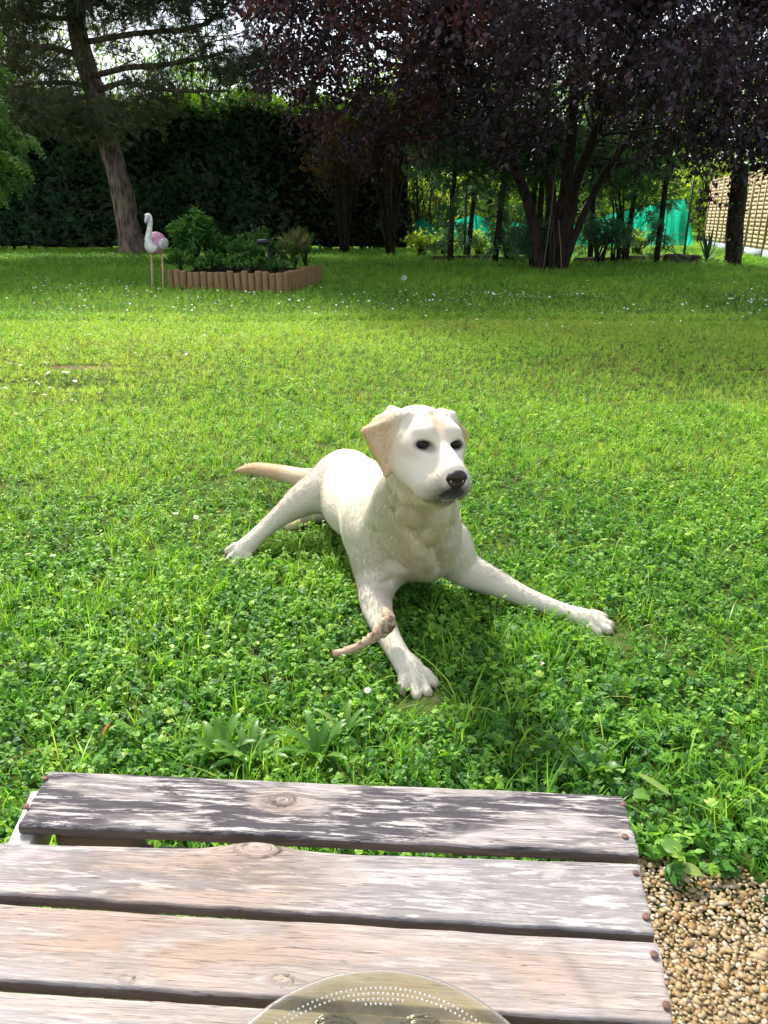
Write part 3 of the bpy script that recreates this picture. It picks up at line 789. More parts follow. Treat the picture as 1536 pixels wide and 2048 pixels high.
# ================================================================== clipped hedge behind the lawn
def hedge():
    base = np.array([-7.5, 24.0, 0]); root = empty('conifer_hedge', base, 'tall dark clipped conifer hedge with sunlit tips along its top', 'hedge')
    x0, x1 = -20.0, 1.6
    topz = lambda x: 3.85 + .10 * np.sin(x * 1.1) + .07 * np.sin(x * 3.1 + 1) - .05 * x * .1
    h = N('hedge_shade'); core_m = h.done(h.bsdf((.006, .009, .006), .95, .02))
    # opaque tangle inside: uneven shell, inner shade put into its near-black colour
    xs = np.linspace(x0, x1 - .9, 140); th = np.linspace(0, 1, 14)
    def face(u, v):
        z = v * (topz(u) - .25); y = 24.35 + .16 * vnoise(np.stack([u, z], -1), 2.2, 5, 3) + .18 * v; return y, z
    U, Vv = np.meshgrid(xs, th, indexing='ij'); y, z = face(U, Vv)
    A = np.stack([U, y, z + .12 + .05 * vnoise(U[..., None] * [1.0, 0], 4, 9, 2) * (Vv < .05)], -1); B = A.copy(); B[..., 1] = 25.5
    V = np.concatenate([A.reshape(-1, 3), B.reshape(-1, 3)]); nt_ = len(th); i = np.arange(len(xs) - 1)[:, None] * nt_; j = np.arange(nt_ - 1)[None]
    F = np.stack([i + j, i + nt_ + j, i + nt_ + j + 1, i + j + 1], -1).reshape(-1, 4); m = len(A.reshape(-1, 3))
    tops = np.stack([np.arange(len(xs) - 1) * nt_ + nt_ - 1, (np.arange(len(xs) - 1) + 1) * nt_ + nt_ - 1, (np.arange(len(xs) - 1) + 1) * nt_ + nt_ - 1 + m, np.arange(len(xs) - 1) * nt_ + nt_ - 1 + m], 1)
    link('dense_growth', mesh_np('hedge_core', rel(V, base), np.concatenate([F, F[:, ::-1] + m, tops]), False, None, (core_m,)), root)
    n = 16500
    x = rng.random(n) * (x1 - x0) + x0; v = rng.random(n); thin = (x > -3.4)
    keep = ~(thin & (rng.random(n) < .35)) ; x, v = x[keep], v[keep]; n = len(x)
    z = .15 + v * (topz(x) - .15); y = 24.15 + .22 * vnoise(np.stack([x, z], -1), 2.2, 5, 3) + rng.random(n) * .35 + .18 * v
    brown = (x > -3.2) & (rng.random(n) < .6)
    d = np.stack([rng.normal(size=n) * .5, -rng.uniform(.4, 1.2, n), rng.uniform(-.2, 1.0, n)], 1)
    rot = frame_from(d, (0, 0, 1), rng.normal(size=n) * .8); tint = np.clip(.25 + .14 * vnoise(np.stack([x, z], -1), 1.6, 8, 3) + rng.normal(size=n) * .08 + .0 * v, 0, .5)
    pos = np.stack([x, y, z], 1); sc = rng.uniform(1.0, 1.9, n)
    foliage('foliage', SPR, pos[~brown], rot[~brown], sc[~brown], tint[~brown], HEDGE_L, root, base)
    foliage('dry_foliage', SPR, pos[brown], rot[brown], sc[brown] * .9, np.clip(tint[brown] + .15, 0, 1), BROWN_L, root, base)
    # top growth of lighter green, its backlight put into a high tint
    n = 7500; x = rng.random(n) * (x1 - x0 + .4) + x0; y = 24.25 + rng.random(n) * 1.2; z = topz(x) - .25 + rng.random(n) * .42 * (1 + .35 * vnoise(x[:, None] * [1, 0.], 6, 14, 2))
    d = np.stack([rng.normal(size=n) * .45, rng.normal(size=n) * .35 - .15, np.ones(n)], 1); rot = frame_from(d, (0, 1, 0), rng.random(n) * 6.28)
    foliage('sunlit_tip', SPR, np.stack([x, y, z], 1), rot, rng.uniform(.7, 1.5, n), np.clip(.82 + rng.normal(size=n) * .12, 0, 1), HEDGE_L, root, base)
    b = MB()
    for x in np.arange(x0, x1, .55):
        xx = x + rng.normal() * .1; p = [(xx, 24.5, 0), (xx + rng.normal() * .06, 24.5, 1.2), (xx + rng.normal() * .15, 24.6, 3.2)]; b.tube(rel(p, base), [.05, .04, .015], 6)
    for k in range(60):
        x = rng.uniform(-2.6, 1.7); a = np.array([x, 24.2 + rng.random() * .5, 0]); b.tube(rel([a, a + (rng.normal() * .25, 0, 1.4), a + (rng.normal() * .8, 0, rng.uniform(2.2, 3.6))], base), [.02, .014, .005], 4)
    b.build('stems', DARK_BARK, root, kind='stuff')
hedge()

# ================================================================== the pine on the left
def pine():
    Y0 = 22.4; base = G(266, 506) * 1.0; base[2] = 0
    root = empty('pine_tree', base, 'big pine with a bent grey-brown trunk and reaching bare limbs behind the flamingo', 'tree')
    tp = [(268, 512, 22.3), (262, 480, 22.3), (254, 440, 22.3), (246, 390, 22.3), (230, 330, 22.3), (212, 270, 22.4), (198, 220, 22.5), (186, 170, 22.6), (166, 110, 22.7), (152, 50, 22.8), (148, -20, 22.8), (140, -120, 22.8), (150, -260, 22.6), (160, -420, 22.4)]
    P = [W(*t) for t in tp]; rd = [.40, .33, .30, .285, .275, .265, .27, .25, .24, .23, .21, .18, .13, .06]
    b = MB(); Q, q = [], []
    for i in range(len(P) - 1):
        for t in np.linspace(0, 1, 4)[:-1]: Q.append(P[i] * (1 - t) + P[i + 1] * t + rng.normal(size=3) * .008); q.append((rd[i] * (1 - t) + rd[i + 1] * t) * (1 + rng.normal() * .03))
    Q.append(P[-1]); q.append(rd[-1]); Q, q = np.array(Q), np.array(q)
    for k in range(2): Q[1:-1] = (Q[:-2] + 2 * Q[1:-1] + Q[2:]) / 4
    b.tube(rel(Q, base), q, 18, rough=.12)
    for k in range(6): a = k * 1.05; b.tube(rel([P[0] + (math.cos(a) * .52, math.sin(a) * .52, -.02), P[0] + (math.cos(a) * .33, math.sin(a) * .33, .10), P[0] + (math.cos(a) * .2, math.sin(a) * .2, .45)], base), [.06, .11, .10], 7)
    b.build('trunk', PINE_BARK, root, True)
    limbs = [([(172, 84, 22.7), (260, 66, 22.0), (350, 58, 21.4), (410, 50, 21.0), (452, 22, 20.8), (490, -30, 20.6)], .075),
             ([(180, 153, 22.5), (250, 132, 22.0), (330, 126, 21.5), (400, 110, 21.0), (470, 98, 20.6)], .085),
             ([(188, 183, 22.5), (245, 165, 21.9), (300, 172, 21.4), (360, 178, 21.0), (450, 182, 20.7)], .08),
             ([(150, 108, 22.7), (100, 92, 22.0), (40, 98, 21.6), (-40, 90, 21.0)], .09),
             ([(180, 175, 22.5), (130, 158, 21.8), (60, 165, 21.2), (-20, 150, 20.8)], .075),
             ([(165, 118, 22.6), (110, 100, 23.0), (50, 105, 23.3), (-30, 118, 23.5)], .06),
             ([(160, 40, 22.7), (90, 30, 22.0), (20, 35, 21.4)], .07), ([(155, 20, 22.7), (230, -10, 22.0), (330, -40, 21.2)], .08),
             ([(205, 245, 22.3), (180, 238, 21.6), (150, 236, 21.1)], .05), ([(195, 205, 22.4), (240, 205, 21.7), (300, 212, 21.2)], .045),
             ([(190, 195, 22.4), (130, 200, 21.6), (70, 215, 21.0)], .05)]
    tw = []
    b = MB()
    for pts, r0 in limbs:
        P_ = np.array([W(*p) for p in pts]); P_[1:-1] += rng.normal(size=P_[1:-1].shape) * .06; n = len(P_)
        b.tube(rel(P_, base), np.linspace(r0, r0 * .35, n), 8, rough=.1)
        for k in range(16):
            t = rng.uniform(.15, 1) * (n - 1); i = min(int(t), n - 2); p = P_[i] + (P_[i + 1] - P_[i]) * (t - i); d = P_[i + 1] - P_[i]; d /= np.linalg.norm(d)
            e = d * rng.uniform(.1, .8) + rng.normal(size=3) * (.7, .7, .45); e /= np.linalg.norm(e); l = rng.uniform(.4, 1.1)
            q2 = p + e * l * .5 + (0, 0, -.05); q3 = p + e * l + (0, 0, rng.uniform(-.25, .2)); b.tube(rel([p, q2, q3], base), [r0 * .22, r0 * .14, .006], 5); tw.append((p, q3))
    # limbs of the upper crown, unseen above the frame, stretched forward to shade the lawn
    cen = W(150, -150, 22.3)
    for k in range(34):
        a = rng.normal() * 1.1 - 1.1; z = rng.uniform(6.5, 11.5); s = np.array([W(150, 0, 22.5)[0], 22.5, z - .8]); l = rng.uniform(3.5, 8.0) * (1.25 - (z - 5) / 14)
        e = s + np.array([math.cos(a) * l, math.sin(a) * l, rng.uniform(.2, 1.2)]); b.tube(rel([s, (s + e) / 2 + (0, 0, .3), e], base), [.10, .07, .02], 6)
        for j in range(9): t = rng.uniform(.3, 1); p = s + (e - s) * t; tw.append((p, p + rng.normal(size=3) * (.9, .9, .5)))
    b.build('limbs', PINE_BARK, root, True, kind='stuff')
    # needle tufts on twigs, gathered into clumps
    tp_ = [needle_tuft(k) for k in range(5)]
    pos, dr, sz = [], [], []
    blobs = [(90, 25, 130, 45, 22.0, 700), (30, 115, 70, 60, 21.5, 480), (50, 205, 80, 38, 21.2, 620), (140, 222, 75, 34, 21.0, 520), (200, 245, 42, 32, 20.9, 300), (272, 222, 60, 20, 21.0, 230), (330, 178, 90, 24, 21.0, 260),
             (290, 30, 100, 35, 21.3, 330), (400, 5, 60, 18, 20.8, 90), (470, 145, 75, 34, 20.6, 520), (530, 120, 48, 50, 20.5, 420), (380, 100, 90, 35, 21.0, 190), (120, 130, 60, 60, 21.4, 260), (20, 30, 60, 60, 21.6, 300), (240, 110, 60, 50, 21.4, 60), (430, 75, 50, 25, 20.8, 50), (545, 165, 30, 26, 20.5, 140)]
    for cx, cy, rx, ry, Y, m in blobs:
        nc = max(5, m // 22)
        for c in range(nc):
            u = rng.normal(size=2) * .5; p = W(cx + u[0] * rx, cy + u[1] * ry, Y + rng.normal() * .7); ax = rng.normal(size=3) * (1, 1, .3); ax /= np.linalg.norm(ax); l = rng.uniform(.25, .6); tw.append((p - ax * l, p + ax * l))
            k = m // nc
            pos.append(p + ax * rng.uniform(-l, l, k)[:, None] + rng.normal(size=(k, 3)) * .13); dr.append(ax + rng.normal(size=(k, 3)) * .6 + (0, 0, .5))
    for p, q_ in tw[:len(limbs) * 16]:
        k = 7; t = rng.uniform(.4, 1, k)[:, None]; pos.append(p + (q_ - p) * t + rng.normal(size=(k, 3)) * .06); dr.append((q_ - p) + rng.normal(size=(k, 3)) * .4)
    npn = sum(map(len, pos))
    for p, q_ in tw[len(limbs) * 16:len(limbs) * 16 + 34 * 9]:
        k = 28; pos.append(q_ + rng.normal(size=(k, 3)) * (.8, .8, .4)); dr.append(rng.normal(size=(k, 3)) + (0, 0, .5))
    pos, dr = np.concatenate(pos), np.concatenate(dr); n = len(pos); sc = np.where(np.arange(n) < npn, rng.uniform(.9, 1.5, n), rng.uniform(3.0, 4.4, n))
    foliage('needles', tp_, pos, frame_from(dr, (0, 0, 1), rng.random(n) * 6.28), sc, np.clip(.4 + .22 * vnoise(pos, 1.5, 2, 2) + rng.normal(size=n) * .14 + (rng.random(n) > .93) * .4, 0, 1), PINE_N, root, base)
    b = MB()
    for p, q_ in tw[len(limbs) * 16:]: b.tube(rel([p, (p + q_) / 2, q_], base), [.018, .012, .005], 4)
    b.build('twigs', PINE_BARK, root, kind='stuff')
pine()

# ================================================================== purple-leaved plum on the right
def prunus():
    base = G(1108, 536); root = empty('purple_plum_tree', base, 'wide purple-leaved tree with several stems from one base, shading the back lawn', 'tree')
    stems = [([(1082, 538, 15.6), (1072, 470, 15.6), (1056, 400, 15.4), (1028, 330, 15.1), (1005, 265, 14.8), (960, 180, 14.2), (900, 80, 13.4)], .12, .06),
             ([(1108, 538, 15.7), (1118, 450, 15.8), (1135, 350, 15.9), (1146, 240, 15.9), (1150, 120, 15.8), (1160, -30, 15.6), (1165, -200, 15.4)], .13, .06),
             ([(1128, 536, 15.8), (1150, 470, 15.9), (1180, 400, 16.0), (1225, 320, 15.8), (1290, 240, 15.3), (1380, 140, 14.6), (1480, 40, 13.8)], .075, .04),
             ([(1100, 536, 15.9), (1104, 420, 16.2), (1098, 300, 16.6), (1080, 180, 17.0), (1060, 40, 17.4)], .13, .06),
             ([(1120, 536, 15.6), (1140, 440, 15.3), (1150, 360, 14.8), (1190, 270, 13.6), (1240, 160, 12.0), (1290, 40, 10.6)], .12, .05)]
    b = MB(); pts_all = []
    for pts, r0, r1 in stems:
        P_ = np.array([W(*p) for p in pts]); Q = []; 
        for i in range(len(P_) - 1):
            for t in (0, .33, .66): Q.append(P_[i] * (1 - t) + P_[i + 1] * t)
        Q.append(P_[-1]); Q = np.array(Q)
        for k in range(2): Q[1:-1] = (Q[:-2] + 2 * Q[1:-1] + Q[2:]) / 4
        b.tube(rel(Q, base), np.linspace(r0, r1, len(Q)), 12, rough=.1); pts_all.append(Q[len(Q) // 3:])
    b.tube(rel([base + (0, .1, -.05), base + (.02, .1, .25), base + (.05, .1, .7)], base), [.30, .22, .14], 16, rough=.15)
    b.build('trunk', bark('plum_bark', (.010, .008, .008), (.050, .034, .030), 8), root, True)
    skel = np.concatenate(pts_all)
    cen = np.array([3.0, 14.2, 5.0]); rad = np.array([6.9, 5.9, 4.3])
    # clump centres fill the crown shell; drooping skirt gives the uneven lower edge
    C = []
    while len(C) < 900:
        u = rng.normal(size=3); u /= np.linalg.norm(u); u *= rng.uniform(.45, 1.0) ** .6; p = cen + u * rad
        low = 2.45 + .25 * math.sin(p[0] * 1.7) + .25 * math.sin(p[1] * 1.3 + p[0]) - .25 * (p[1] - 14) * .06
        py_ang = (p[2] - 1) / p[1]
        if p[2] < low or p[2] > 9: continue
        # left flank: leave the strip of sky beside the pine open
        if p[0] / p[1] < -.115 - .022 * max(0, min(p[2], 4.5) - 3): continue
        if p[0] < .8 and p[2] < 2.95 + .2 * math.sin(p[0] * 5): continue
        C.append(p)
    extra = [W(610, 170, 14.5), W(640, 215, 14.8), W(670, 230, 15.5), W(560, 70, 14), W(590, 120, 14.2), W(640, 270, 16.5), W(700, 250, 16), W(760, 262, 15), W(720, 300, 17), W(800, 290, 16), W(880, 270, 15), W(940, 285, 16),
             W(1400, 262, 12.5), W(1460, 268, 12.5), W(1510, 250, 12), W(1360, 290, 12.6), W(1330, 270, 13.2), W(1415, 340, 11.2), W(1425, 395, 11.1), W(1300, 300, 14), W(1250, 290, 14.5), W(1500, 285, 13), W(1440, 235, 12), W(1535, 230, 12), W(1010, 300, 14), W(1200, 330, 16.5), W(1340, 245, 14),
             W(1470, 300, 13.2), W(1380, 225, 12.8)]
    extra += [W(rng.uniform(760, 1500), rng.uniform(-20, 190), rng.uniform(12.5, 16.5)) for _ in range(90)]
    b = MB(); pos, dr, sc, tn = [], [], [], []
    for ci_, p in enumerate(C + extra):
        small = ci_ >= len(C)
        j = np.argmin(((skel - p) ** 2).sum(1) + rng.random(len(skel)) * 3.0); s = skel[j]
        mid = s * .45 + p * .55 + (rng.normal() * .25, rng.normal() * .25, .25); dd = np.linalg.norm(p - s)
        if small or ci_ % 4 == 0: b.tube(rel([s, (s + mid) / 2 + rng.normal(size=3) * .1, mid + rng.normal(size=3) * .1, p], base), [.012 + .006 * dd, .010 + .004 * dd, .012, .005], 5)
        else: b.tube(rel([mid * .3 + p * .7, p], base), [.010, .005], 4)
        k = 26 if small and p[1] < 11.5 else (130 if small else 178); r_ = .28 if small and p[1] < 11.5 else rng.uniform(.5, .85) * (.8 if small else 1)
        # leaves sit along short twigs fanning out of the clump centre
        nt2 = max(5, k // 9)
        for t_ in range(nt2):
            d = rng.normal(size=3) + (p - s) / (dd + .1) * .5 + (0, 0, -.25); d /= np.linalg.norm(d); l = r_ * rng.uniform(.6, 1.25)
            if t_ % 2 == 0: b.tube(rel([p, p + d * l], base), [.006, .003], 3, cap=False)
            q = k // nt2; t = rng.uniform(.25, 1.05, q)[:, None]
            pos.append(p + d * l * t + rng.normal(size=(q, 3)) * .035); dr.append(d * .4 + rng.normal(size=(q, 3)) * .75 + (0, 0, -.35)); sc.append(rng.uniform(.060, .105, q))
            red = (.38 if p[0] < 1.2 and rng.random() < .5 else 0); tn.append(np.clip(.32 + rng.normal() * .12 + red + rng.normal(size=q) * .1 + (rng.random(q) > .985) * .3, 0, 1))
    pos, dr, sc, tn = map(np.concatenate, (pos, dr, sc, tn)); n = len(pos)
    b.build('branches', DARK_BARK, root, kind='stuff')
    foliage('crown', LEAF, pos, frame_from(dr, (0, 0, 1), rng.normal(size=n) * 1.2), sc, tn, PRUNUS_L, root, base)
    print('plum leaves', n)
prunus()

# ================================================================== generic trees
def leafy_tree(name, x, y, hgt, rad, nl, mat, tint0, lsz, label, group=None, zb=None, droop=0.0, cat='tree', nclump=None, trunk_r=.14, tmpl=None):
    base = np.array([x, y, 0.]); root = empty(name, base, label, cat, group); zb = hgt * .25 if zb is None else zb
    b = MB(); b.tube([(0, 0, -.05), (rng.normal() * .1, 0, hgt * .3), (rng.normal() * .3, rng.normal() * .2, hgt * .8)], [trunk_r, trunk_r * .7, trunk_r * .25], 8, rough=.1)
    nc = nclump or 60; pos, dr, tn = [], [], []
    for c in range(nc):
        u = rng.normal(size=3); u /= np.linalg.norm(u); u *= rng.uniform(.35, 1) ** .5
        p = np.array([u[0] * rad, u[1] * rad, (hgt + zb) / 2 + u[2] * (hgt - zb) / 2]); s = np.array([0, 0, max(.3, p[2] * .6)])
        b.tube([s, (s + p) / 2 + (0, 0, .15), p], [trunk_r * .3, trunk_r * .2, .01], 4); k = nl // nc; r_ = rad * rng.uniform(.16, .34)
        pos.append(p + rng.normal(size=(k, 3)) * r_ * (1, 1, .75) + (0, 0, -droop * .5) * rng.random((k, 1))); dr.append(rng.normal(size=(k, 3)) + (0, 0, -.3 - droop * 2)); tn.append(np.clip(tint0 + rng.normal() * .13 + rng.normal(size=k) * .09, 0, 1))
    pos, dr, tn = map(np.concatenate, (pos, dr, tn)); n = len(pos)
    b.build('trunk', DARK_BARK, root)
    foliage('crown', tmpl or LEAF, pos + base, frame_from(dr, (0, 0, 1), rng.random(n) * 6.28), rng.uniform(.7, 1.3, n) * lsz, tn, mat, root, base)
    return root
# bright trees beyond the fence line
bt = [(1.0, 40, 7.5, 3.2, .62, 'rounded sunlit tree seen through the gap left of the plum trunk'), (5.6, 44, 8.5, 3.6, .42, 'darker green tree behind the green netting, left of the plum trunk'), (9.8, 40, 6.8, 3.0, .68, 'yellow-green tree behind the netting, right of the plum trunk'),
      (14.6, 42, 8.2, 3.4, .80, 'sunlit yellow-green tree above the left end of the woven fence'), (19.5, 38, 7.4, 3.3, .74, 'pale green tree above the right part of the woven fence'), (24.5, 44, 9, 3.6, .6, 'green tree at the right edge beyond the woven fence'),
      (-3.4, 46, 7.5, 3.4, .5, 'green tree behind the right end of the hedge'), (12.2, 31.5, 3.2, 1.5, .85, 'low yellow-green bush beside the end of the woven fence'), (4.2, 33, 3.4, 1.7, .78, 'bright low bush behind the left part of the netting'), (7.9, 33.5, 3.0, 1.5, .60, 'green bush behind the middle of the netting'), (1.0, 30, 2.3, 1.1, .75, 'small bright bush right of the hedge end')]
for x, y, hg, rd, tt, lb in bt:
    leafy_tree('bush' if hg < 4 else 'broadleaf_tree', x, y, hg, rd, 3600 if hg > 4 else 1800, BRIGHT_L, tt, .26 if hg > 4 else .17, lb, 'trees beyond the garden' if hg > 4 else 'bushes beyond the garden', .4 if hg < 4 else 1.0, cat='bush' if hg < 4 else 'tree', nclump=46)
leafy_tree('willow_tree', -13.5, 31, 9.5, 4.2, 5200, BRIGHT_L, .50, .30, 'light green willow showing above the hedge behind the pine', None, 3.5, .8, nclump=70, tmpl=[leaf2(1, .09, .1, .3)])
leafy_tree('willow_tree', -7.4, 34, 7.4, 3.0, 3000, BRIGHT_L, .46, .28, 'smaller willow behind the hedge, right of the pine trunk', None, 3.4, .8, nclump=50, tmpl=[leaf2(1, .09, .1, .3)])
for x, l_ in ((-22, 'green tree behind the hedge at the far left'), (-30, 'green tree farthest left, well outside the hedge')): leafy_tree('broadleaf_tree', x, 36, 10, 4.5, 2600, BRIGHT_L, .4, .34, l_, 'trees beyond the garden', 1.0, nclump=46)
def far_wood():
    n = 26000; x = rng.uniform(-60, 75, n); y = rng.uniform(54, 62, n); hh = 4.2 + 1.6 * vnoise(x[:, None] * [1, 0.], .35, 3, 3); z = rng.random(n) * hh; pos = np.stack([x, y, z], 1)
    foliage('distant_woodland', LEAF, pos, rand_rot(n), rng.uniform(.6, 1.1, n), np.clip(.38 + .2 * vnoise(pos, .5, 6, 2) + rng.normal(size=n) * .1, 0, 1), BRIGHT_L, None, (0, 0, 0), label='distant line of green trees behind the gardens')
far_wood()

# ================================================================== thin ragged conifers along the right boundary
def ragged(px, py, Y, hgt, n_br, lean, label, low=.3, r0=.06, brown=0.0):
    b0 = W(px, py, Y); b0[2] = 0; root = empty('thin_conifer', b0, label, 'tree', 'thin dark conifers along the boundary')
    b = MB(); top = np.array([lean, rng.normal() * .2, hgt]); P = [np.zeros(3), top * .33 + rng.normal(size=3) * .03, top * .66 + rng.normal(size=3) * .04, top]; b.tube(P, [r0 * 1.15, r0, r0 * .8, r0 * .3], 8, rough=.15)
    b.build('trunk', DARK_BARK, root, True)
    pos, dr = [], []; b = MB()
    for k in range(n_br):
        z = low + (hgt - low) * rng.random() ** .9; gap = 1.0 if z < .40 or z > 1.9 else .4
        a = rng.random() * 6.28; l = rng.uniform(.3, .95) * gap; s = top * (z / hgt); d = np.array([math.cos(a), math.sin(a) * .8, rng.uniform(-.5, .1)])
        e = s + d * l; b.tube([s, (s + e) / 2 + (0, 0, .04), e], [.012, .009, .003], 4)
        m = int(9 + l * 16); t = rng.uniform(.3, 1.05, m)[:, None]; pos.append(s + (e - s) * t + rng.normal(size=(m, 3)) * .05); dr.append(d + rng.normal(size=(m, 3)) * .5 + (0, 0, -.6))
    b.build('boughs', DARK_BARK, root, kind='stuff'); pos, dr = np.concatenate(pos), np.concatenate(dr); n = len(pos)
    foliage('foliage', SPR, pos + b0, frame_from(dr, (0, 0, 1), rng.normal(size=n)), rng.uniform(.55, 1.1, n), np.clip(.30 + brown + rng.normal(size=n) * .1, 0, .8), BROWN_L if brown > .2 else HEDGE_L, root, b0)
for a in [(900, 522, 18.2, 4.6, 64, .1, 'leftmost thin dark conifer with a bare straight trunk in front of the netting'), (990, 520, 18.2, 4.8, 70, .25, 'thin dark conifer just left of the plum trunk'), (935, 516, 20.5, 4.0, 46, .2, 'thin conifer standing back between two darker trunks'),
          (1180, 524, 18.6, 4.2, 60, -.1, 'thin dark conifer just right of the plum trunk'), (1250, 524, 18.4, 4.4, 40, .05, 'dark conifer with upright stems in the middle of the right netting'), (1312, 526, 17.6, 4.5, 66, .12, 'rightmost thin dark conifer before the right end of the netting'), (1060, 520, 18.8, 4.2, 60, 0, 'dark conifer close behind the plum trunk')]: ragged(*a)
def stem_bush(px, py, Y, n, spread, hgt, label, mat=None, tint=.25, leaves=500, name='bush', lm=None, tm=None, ls=1.0):
    b0 = W(px, py, Y); b0[2] = 0; root = empty(name, b0, label, 'bush'); b = MB(); pos, dr = [], []
    for k in range(n):
        a = rng.random() * 6.28; e = np.array([math.cos(a) * spread * rng.uniform(.3, 1), math.sin(a) * spread * .7 * rng.random(), hgt * rng.uniform(.7, 1.1)]); s = np.array([rng.normal() * .06, rng.normal() * .06, 0]); m = s * .5 + e * .5 + (-e[0] * .2, 0, .1)
        b.tube([s, m, e], [.03, .02, .006], 5); q = leaves // n; t = rng.uniform(.25, 1, q)[:, None]; pos.append(m + (e - m) * t + rng.normal(size=(q, 3)) * .12); dr.append(rng.normal(size=(q, 3)) + (0, 0, -.2))
    b.build('stems', DARK_BARK, root, kind='stuff'); pos, dr = np.concatenate(pos), np.concatenate(dr); m = len(pos)
    foliage('foliage', tm or SPR, pos + b0, frame_from(dr, (0, 0, 1), rng.random(m) * 6.28), rng.uniform(.5, 1, m) * ls, np.clip(tint + rng.normal(size=m) * .12, 0, 1), lm or HEDGE_L, root, b0)
def high_mass():
    C = []
    for k in range(120): C.append(W(rng.uniform(840, 1340), rng.uniform(262, 345), rng.uniform(16.5, 19.5)))
    b0 = np.array([3.5, 18.5, 0]); root = empty('dark_conifer', b0, 'tall dark conifer whose upper boughs fill the gaps above the netting', 'tree'); b = MB(); b.tube([(0, 0, 0), (0, 0, 5)], [.08, .03], 7); pos, dr = [], []
    for p in C:
        q = 30; b.tube([(0, 0, min(4.8, p[2] + .3)), p - b0], [.02, .004], 4); pos.append(p + rng.normal(size=(q, 3)) * (.30, .30, .20)); dr.append(rng.normal(size=(q, 3)) + (0, 0, -.6))
    b.build('trunk', DARK_BARK, root); pos, dr = np.concatenate(pos), np.concatenate(dr); n = len(pos)
    foliage('foliage', SPR, pos, frame_from(dr, (0, 0, 1), rng.normal(size=n)), rng.uniform(.8, 1.4, n), np.clip(.3 + rng.normal(size=n) * .12, 0, .7), HEDGE_L, root, b0)
high_mass()
stem_bush(1238, 524, 18.0, 9, .75, 2.2, 'many-stemmed dark shrub right of the plum trunk', leaves=420, tint=.25)
stem_bush(780, 512, 21.5, 30, 1.3, 4.0, 'brown twiggy conifer shrub flaring at the right end of the hedge', leaves=3000, tint=.35, lm=BROWN_L)
stem_bush(690, 508, 22.5, 18, 1.2, 3.4, 'dull brown shrub in front of the right part of the hedge', leaves=1500, tint=.25, lm=BROWN_L)
stem_bush(1075, 528, 16.2, 10, .45, .7, 'low dark growth round the foot of the plum trunk', leaves=1600, tint=.3)
stem_bush(1010, 522, 19, 8, .6, .8, 'low dark shrub left of the plum trunk', leaves=600, tint=.3)
stem_bush(1200, 522, 17.4, 8, .6, .8, 'low dark shrub right of the plum trunk', leaves=600, tint=.28)
for px, lb in ((845, 'bright weeds at the foot of the netting beside the hedge end'), (890, 'bright weeds between the first two thin trunks'), (960, 'bright weeds under the netting left of the plum'), (1275, 'bright weeds under the right part of the netting')):
    stem_bush(px, 512, 21.0, 14, .5, .45, lb, leaves=330, tint=.85, lm=BRIGHT_L, tm=LEAF, ls=.13)

# ================================================================== green netting on posts, wire fence, low logs
def netting():
    Y = 24.0; base = W(1120, 490, Y); base[2] = 0; root = empty('green_netting', base, 'teal windbreak netting slung between posts behind the thin trees', 'netting')
    h = N('teal_net'); geo = h.n('ShaderNodeNewGeometry'); w1 = h.noise(geo.outputs['Position'], 5, 3)
    d = h.n('ShaderNodeBsdfDiffuse', {'Color': h.mix(w1.outputs['Fac'], (.0, .26, .17), (.01, .40, .27))}); t = h.n('ShaderNodeBsdfTranslucent', {'Color': (.01, .55, .36, 1)}); tp = h.n('ShaderNodeBsdfTransparent')
    m1 = h.n('ShaderNodeMixShader', {0: .55}); h.t.links.new(d.outputs[0], m1.inputs[1]); h.t.links.new(t.outputs[0], m1.inputs[2]); m2 = h.n('ShaderNodeMixShader', {0: .10}); h.t.links.new(m1.outputs[0], m2.inputs[1]); h.t.links.new(tp.outputs[0], m2.inputs[2]); NET = h.done(m2)
    for prof in ([(822, 470), (838, 432), (860, 448), (885, 462), (915, 440), (950, 428), (985, 446), (1000, 452), (1030, 444), (1060, 452), (1110, 455), (1150, 450)], [(1150, 460), (1190, 438), (1235, 425), (1290, 415), (1330, 402), (1372, 398), (1384, 470)]):
        xs = np.linspace(prof[0][0], prof[-1][0], 90); top = np.interp(xs, [p[0] for p in prof], [p[1] for p in prof]); V = []
        nr = 12
        for i, x in enumerate(xs):
            for k in range(nr):
                v = k / (nr - 1); py = top[i] + (491 - top[i]) * v; p = W(x + 8 * v * math.sin(i * .2) * (0 if i in (0, 89) else 1), py, Y); p[1] += .10 * math.sin(i * .55 + v * 2) + .06 * math.sin(i * .23 + v * 5); V.append(p)
        ii = np.arange(89)[:, None] * nr; jj = np.arange(nr - 1)[None]; F = np.stack([ii + jj, ii + nr + jj, ii + nr + jj + 1, ii + jj + 1], -1).reshape(-1, 4)
        link('net', mesh_np('net', rel(V, base), F, True, None, (NET,)), root)
    for px, ty in ((838, 430), (950, 426), (1030, 442), (1190, 436), (1330, 400), (1372, 396)):
        a = W(px, 494, Y + .15); a[2] = -.05; c = W(px, ty, Y + .15); b = MB(); b.tube(rel([a, c], base), [.03, .03], 6); b.build('post', DARK_BARK, root)
netting()
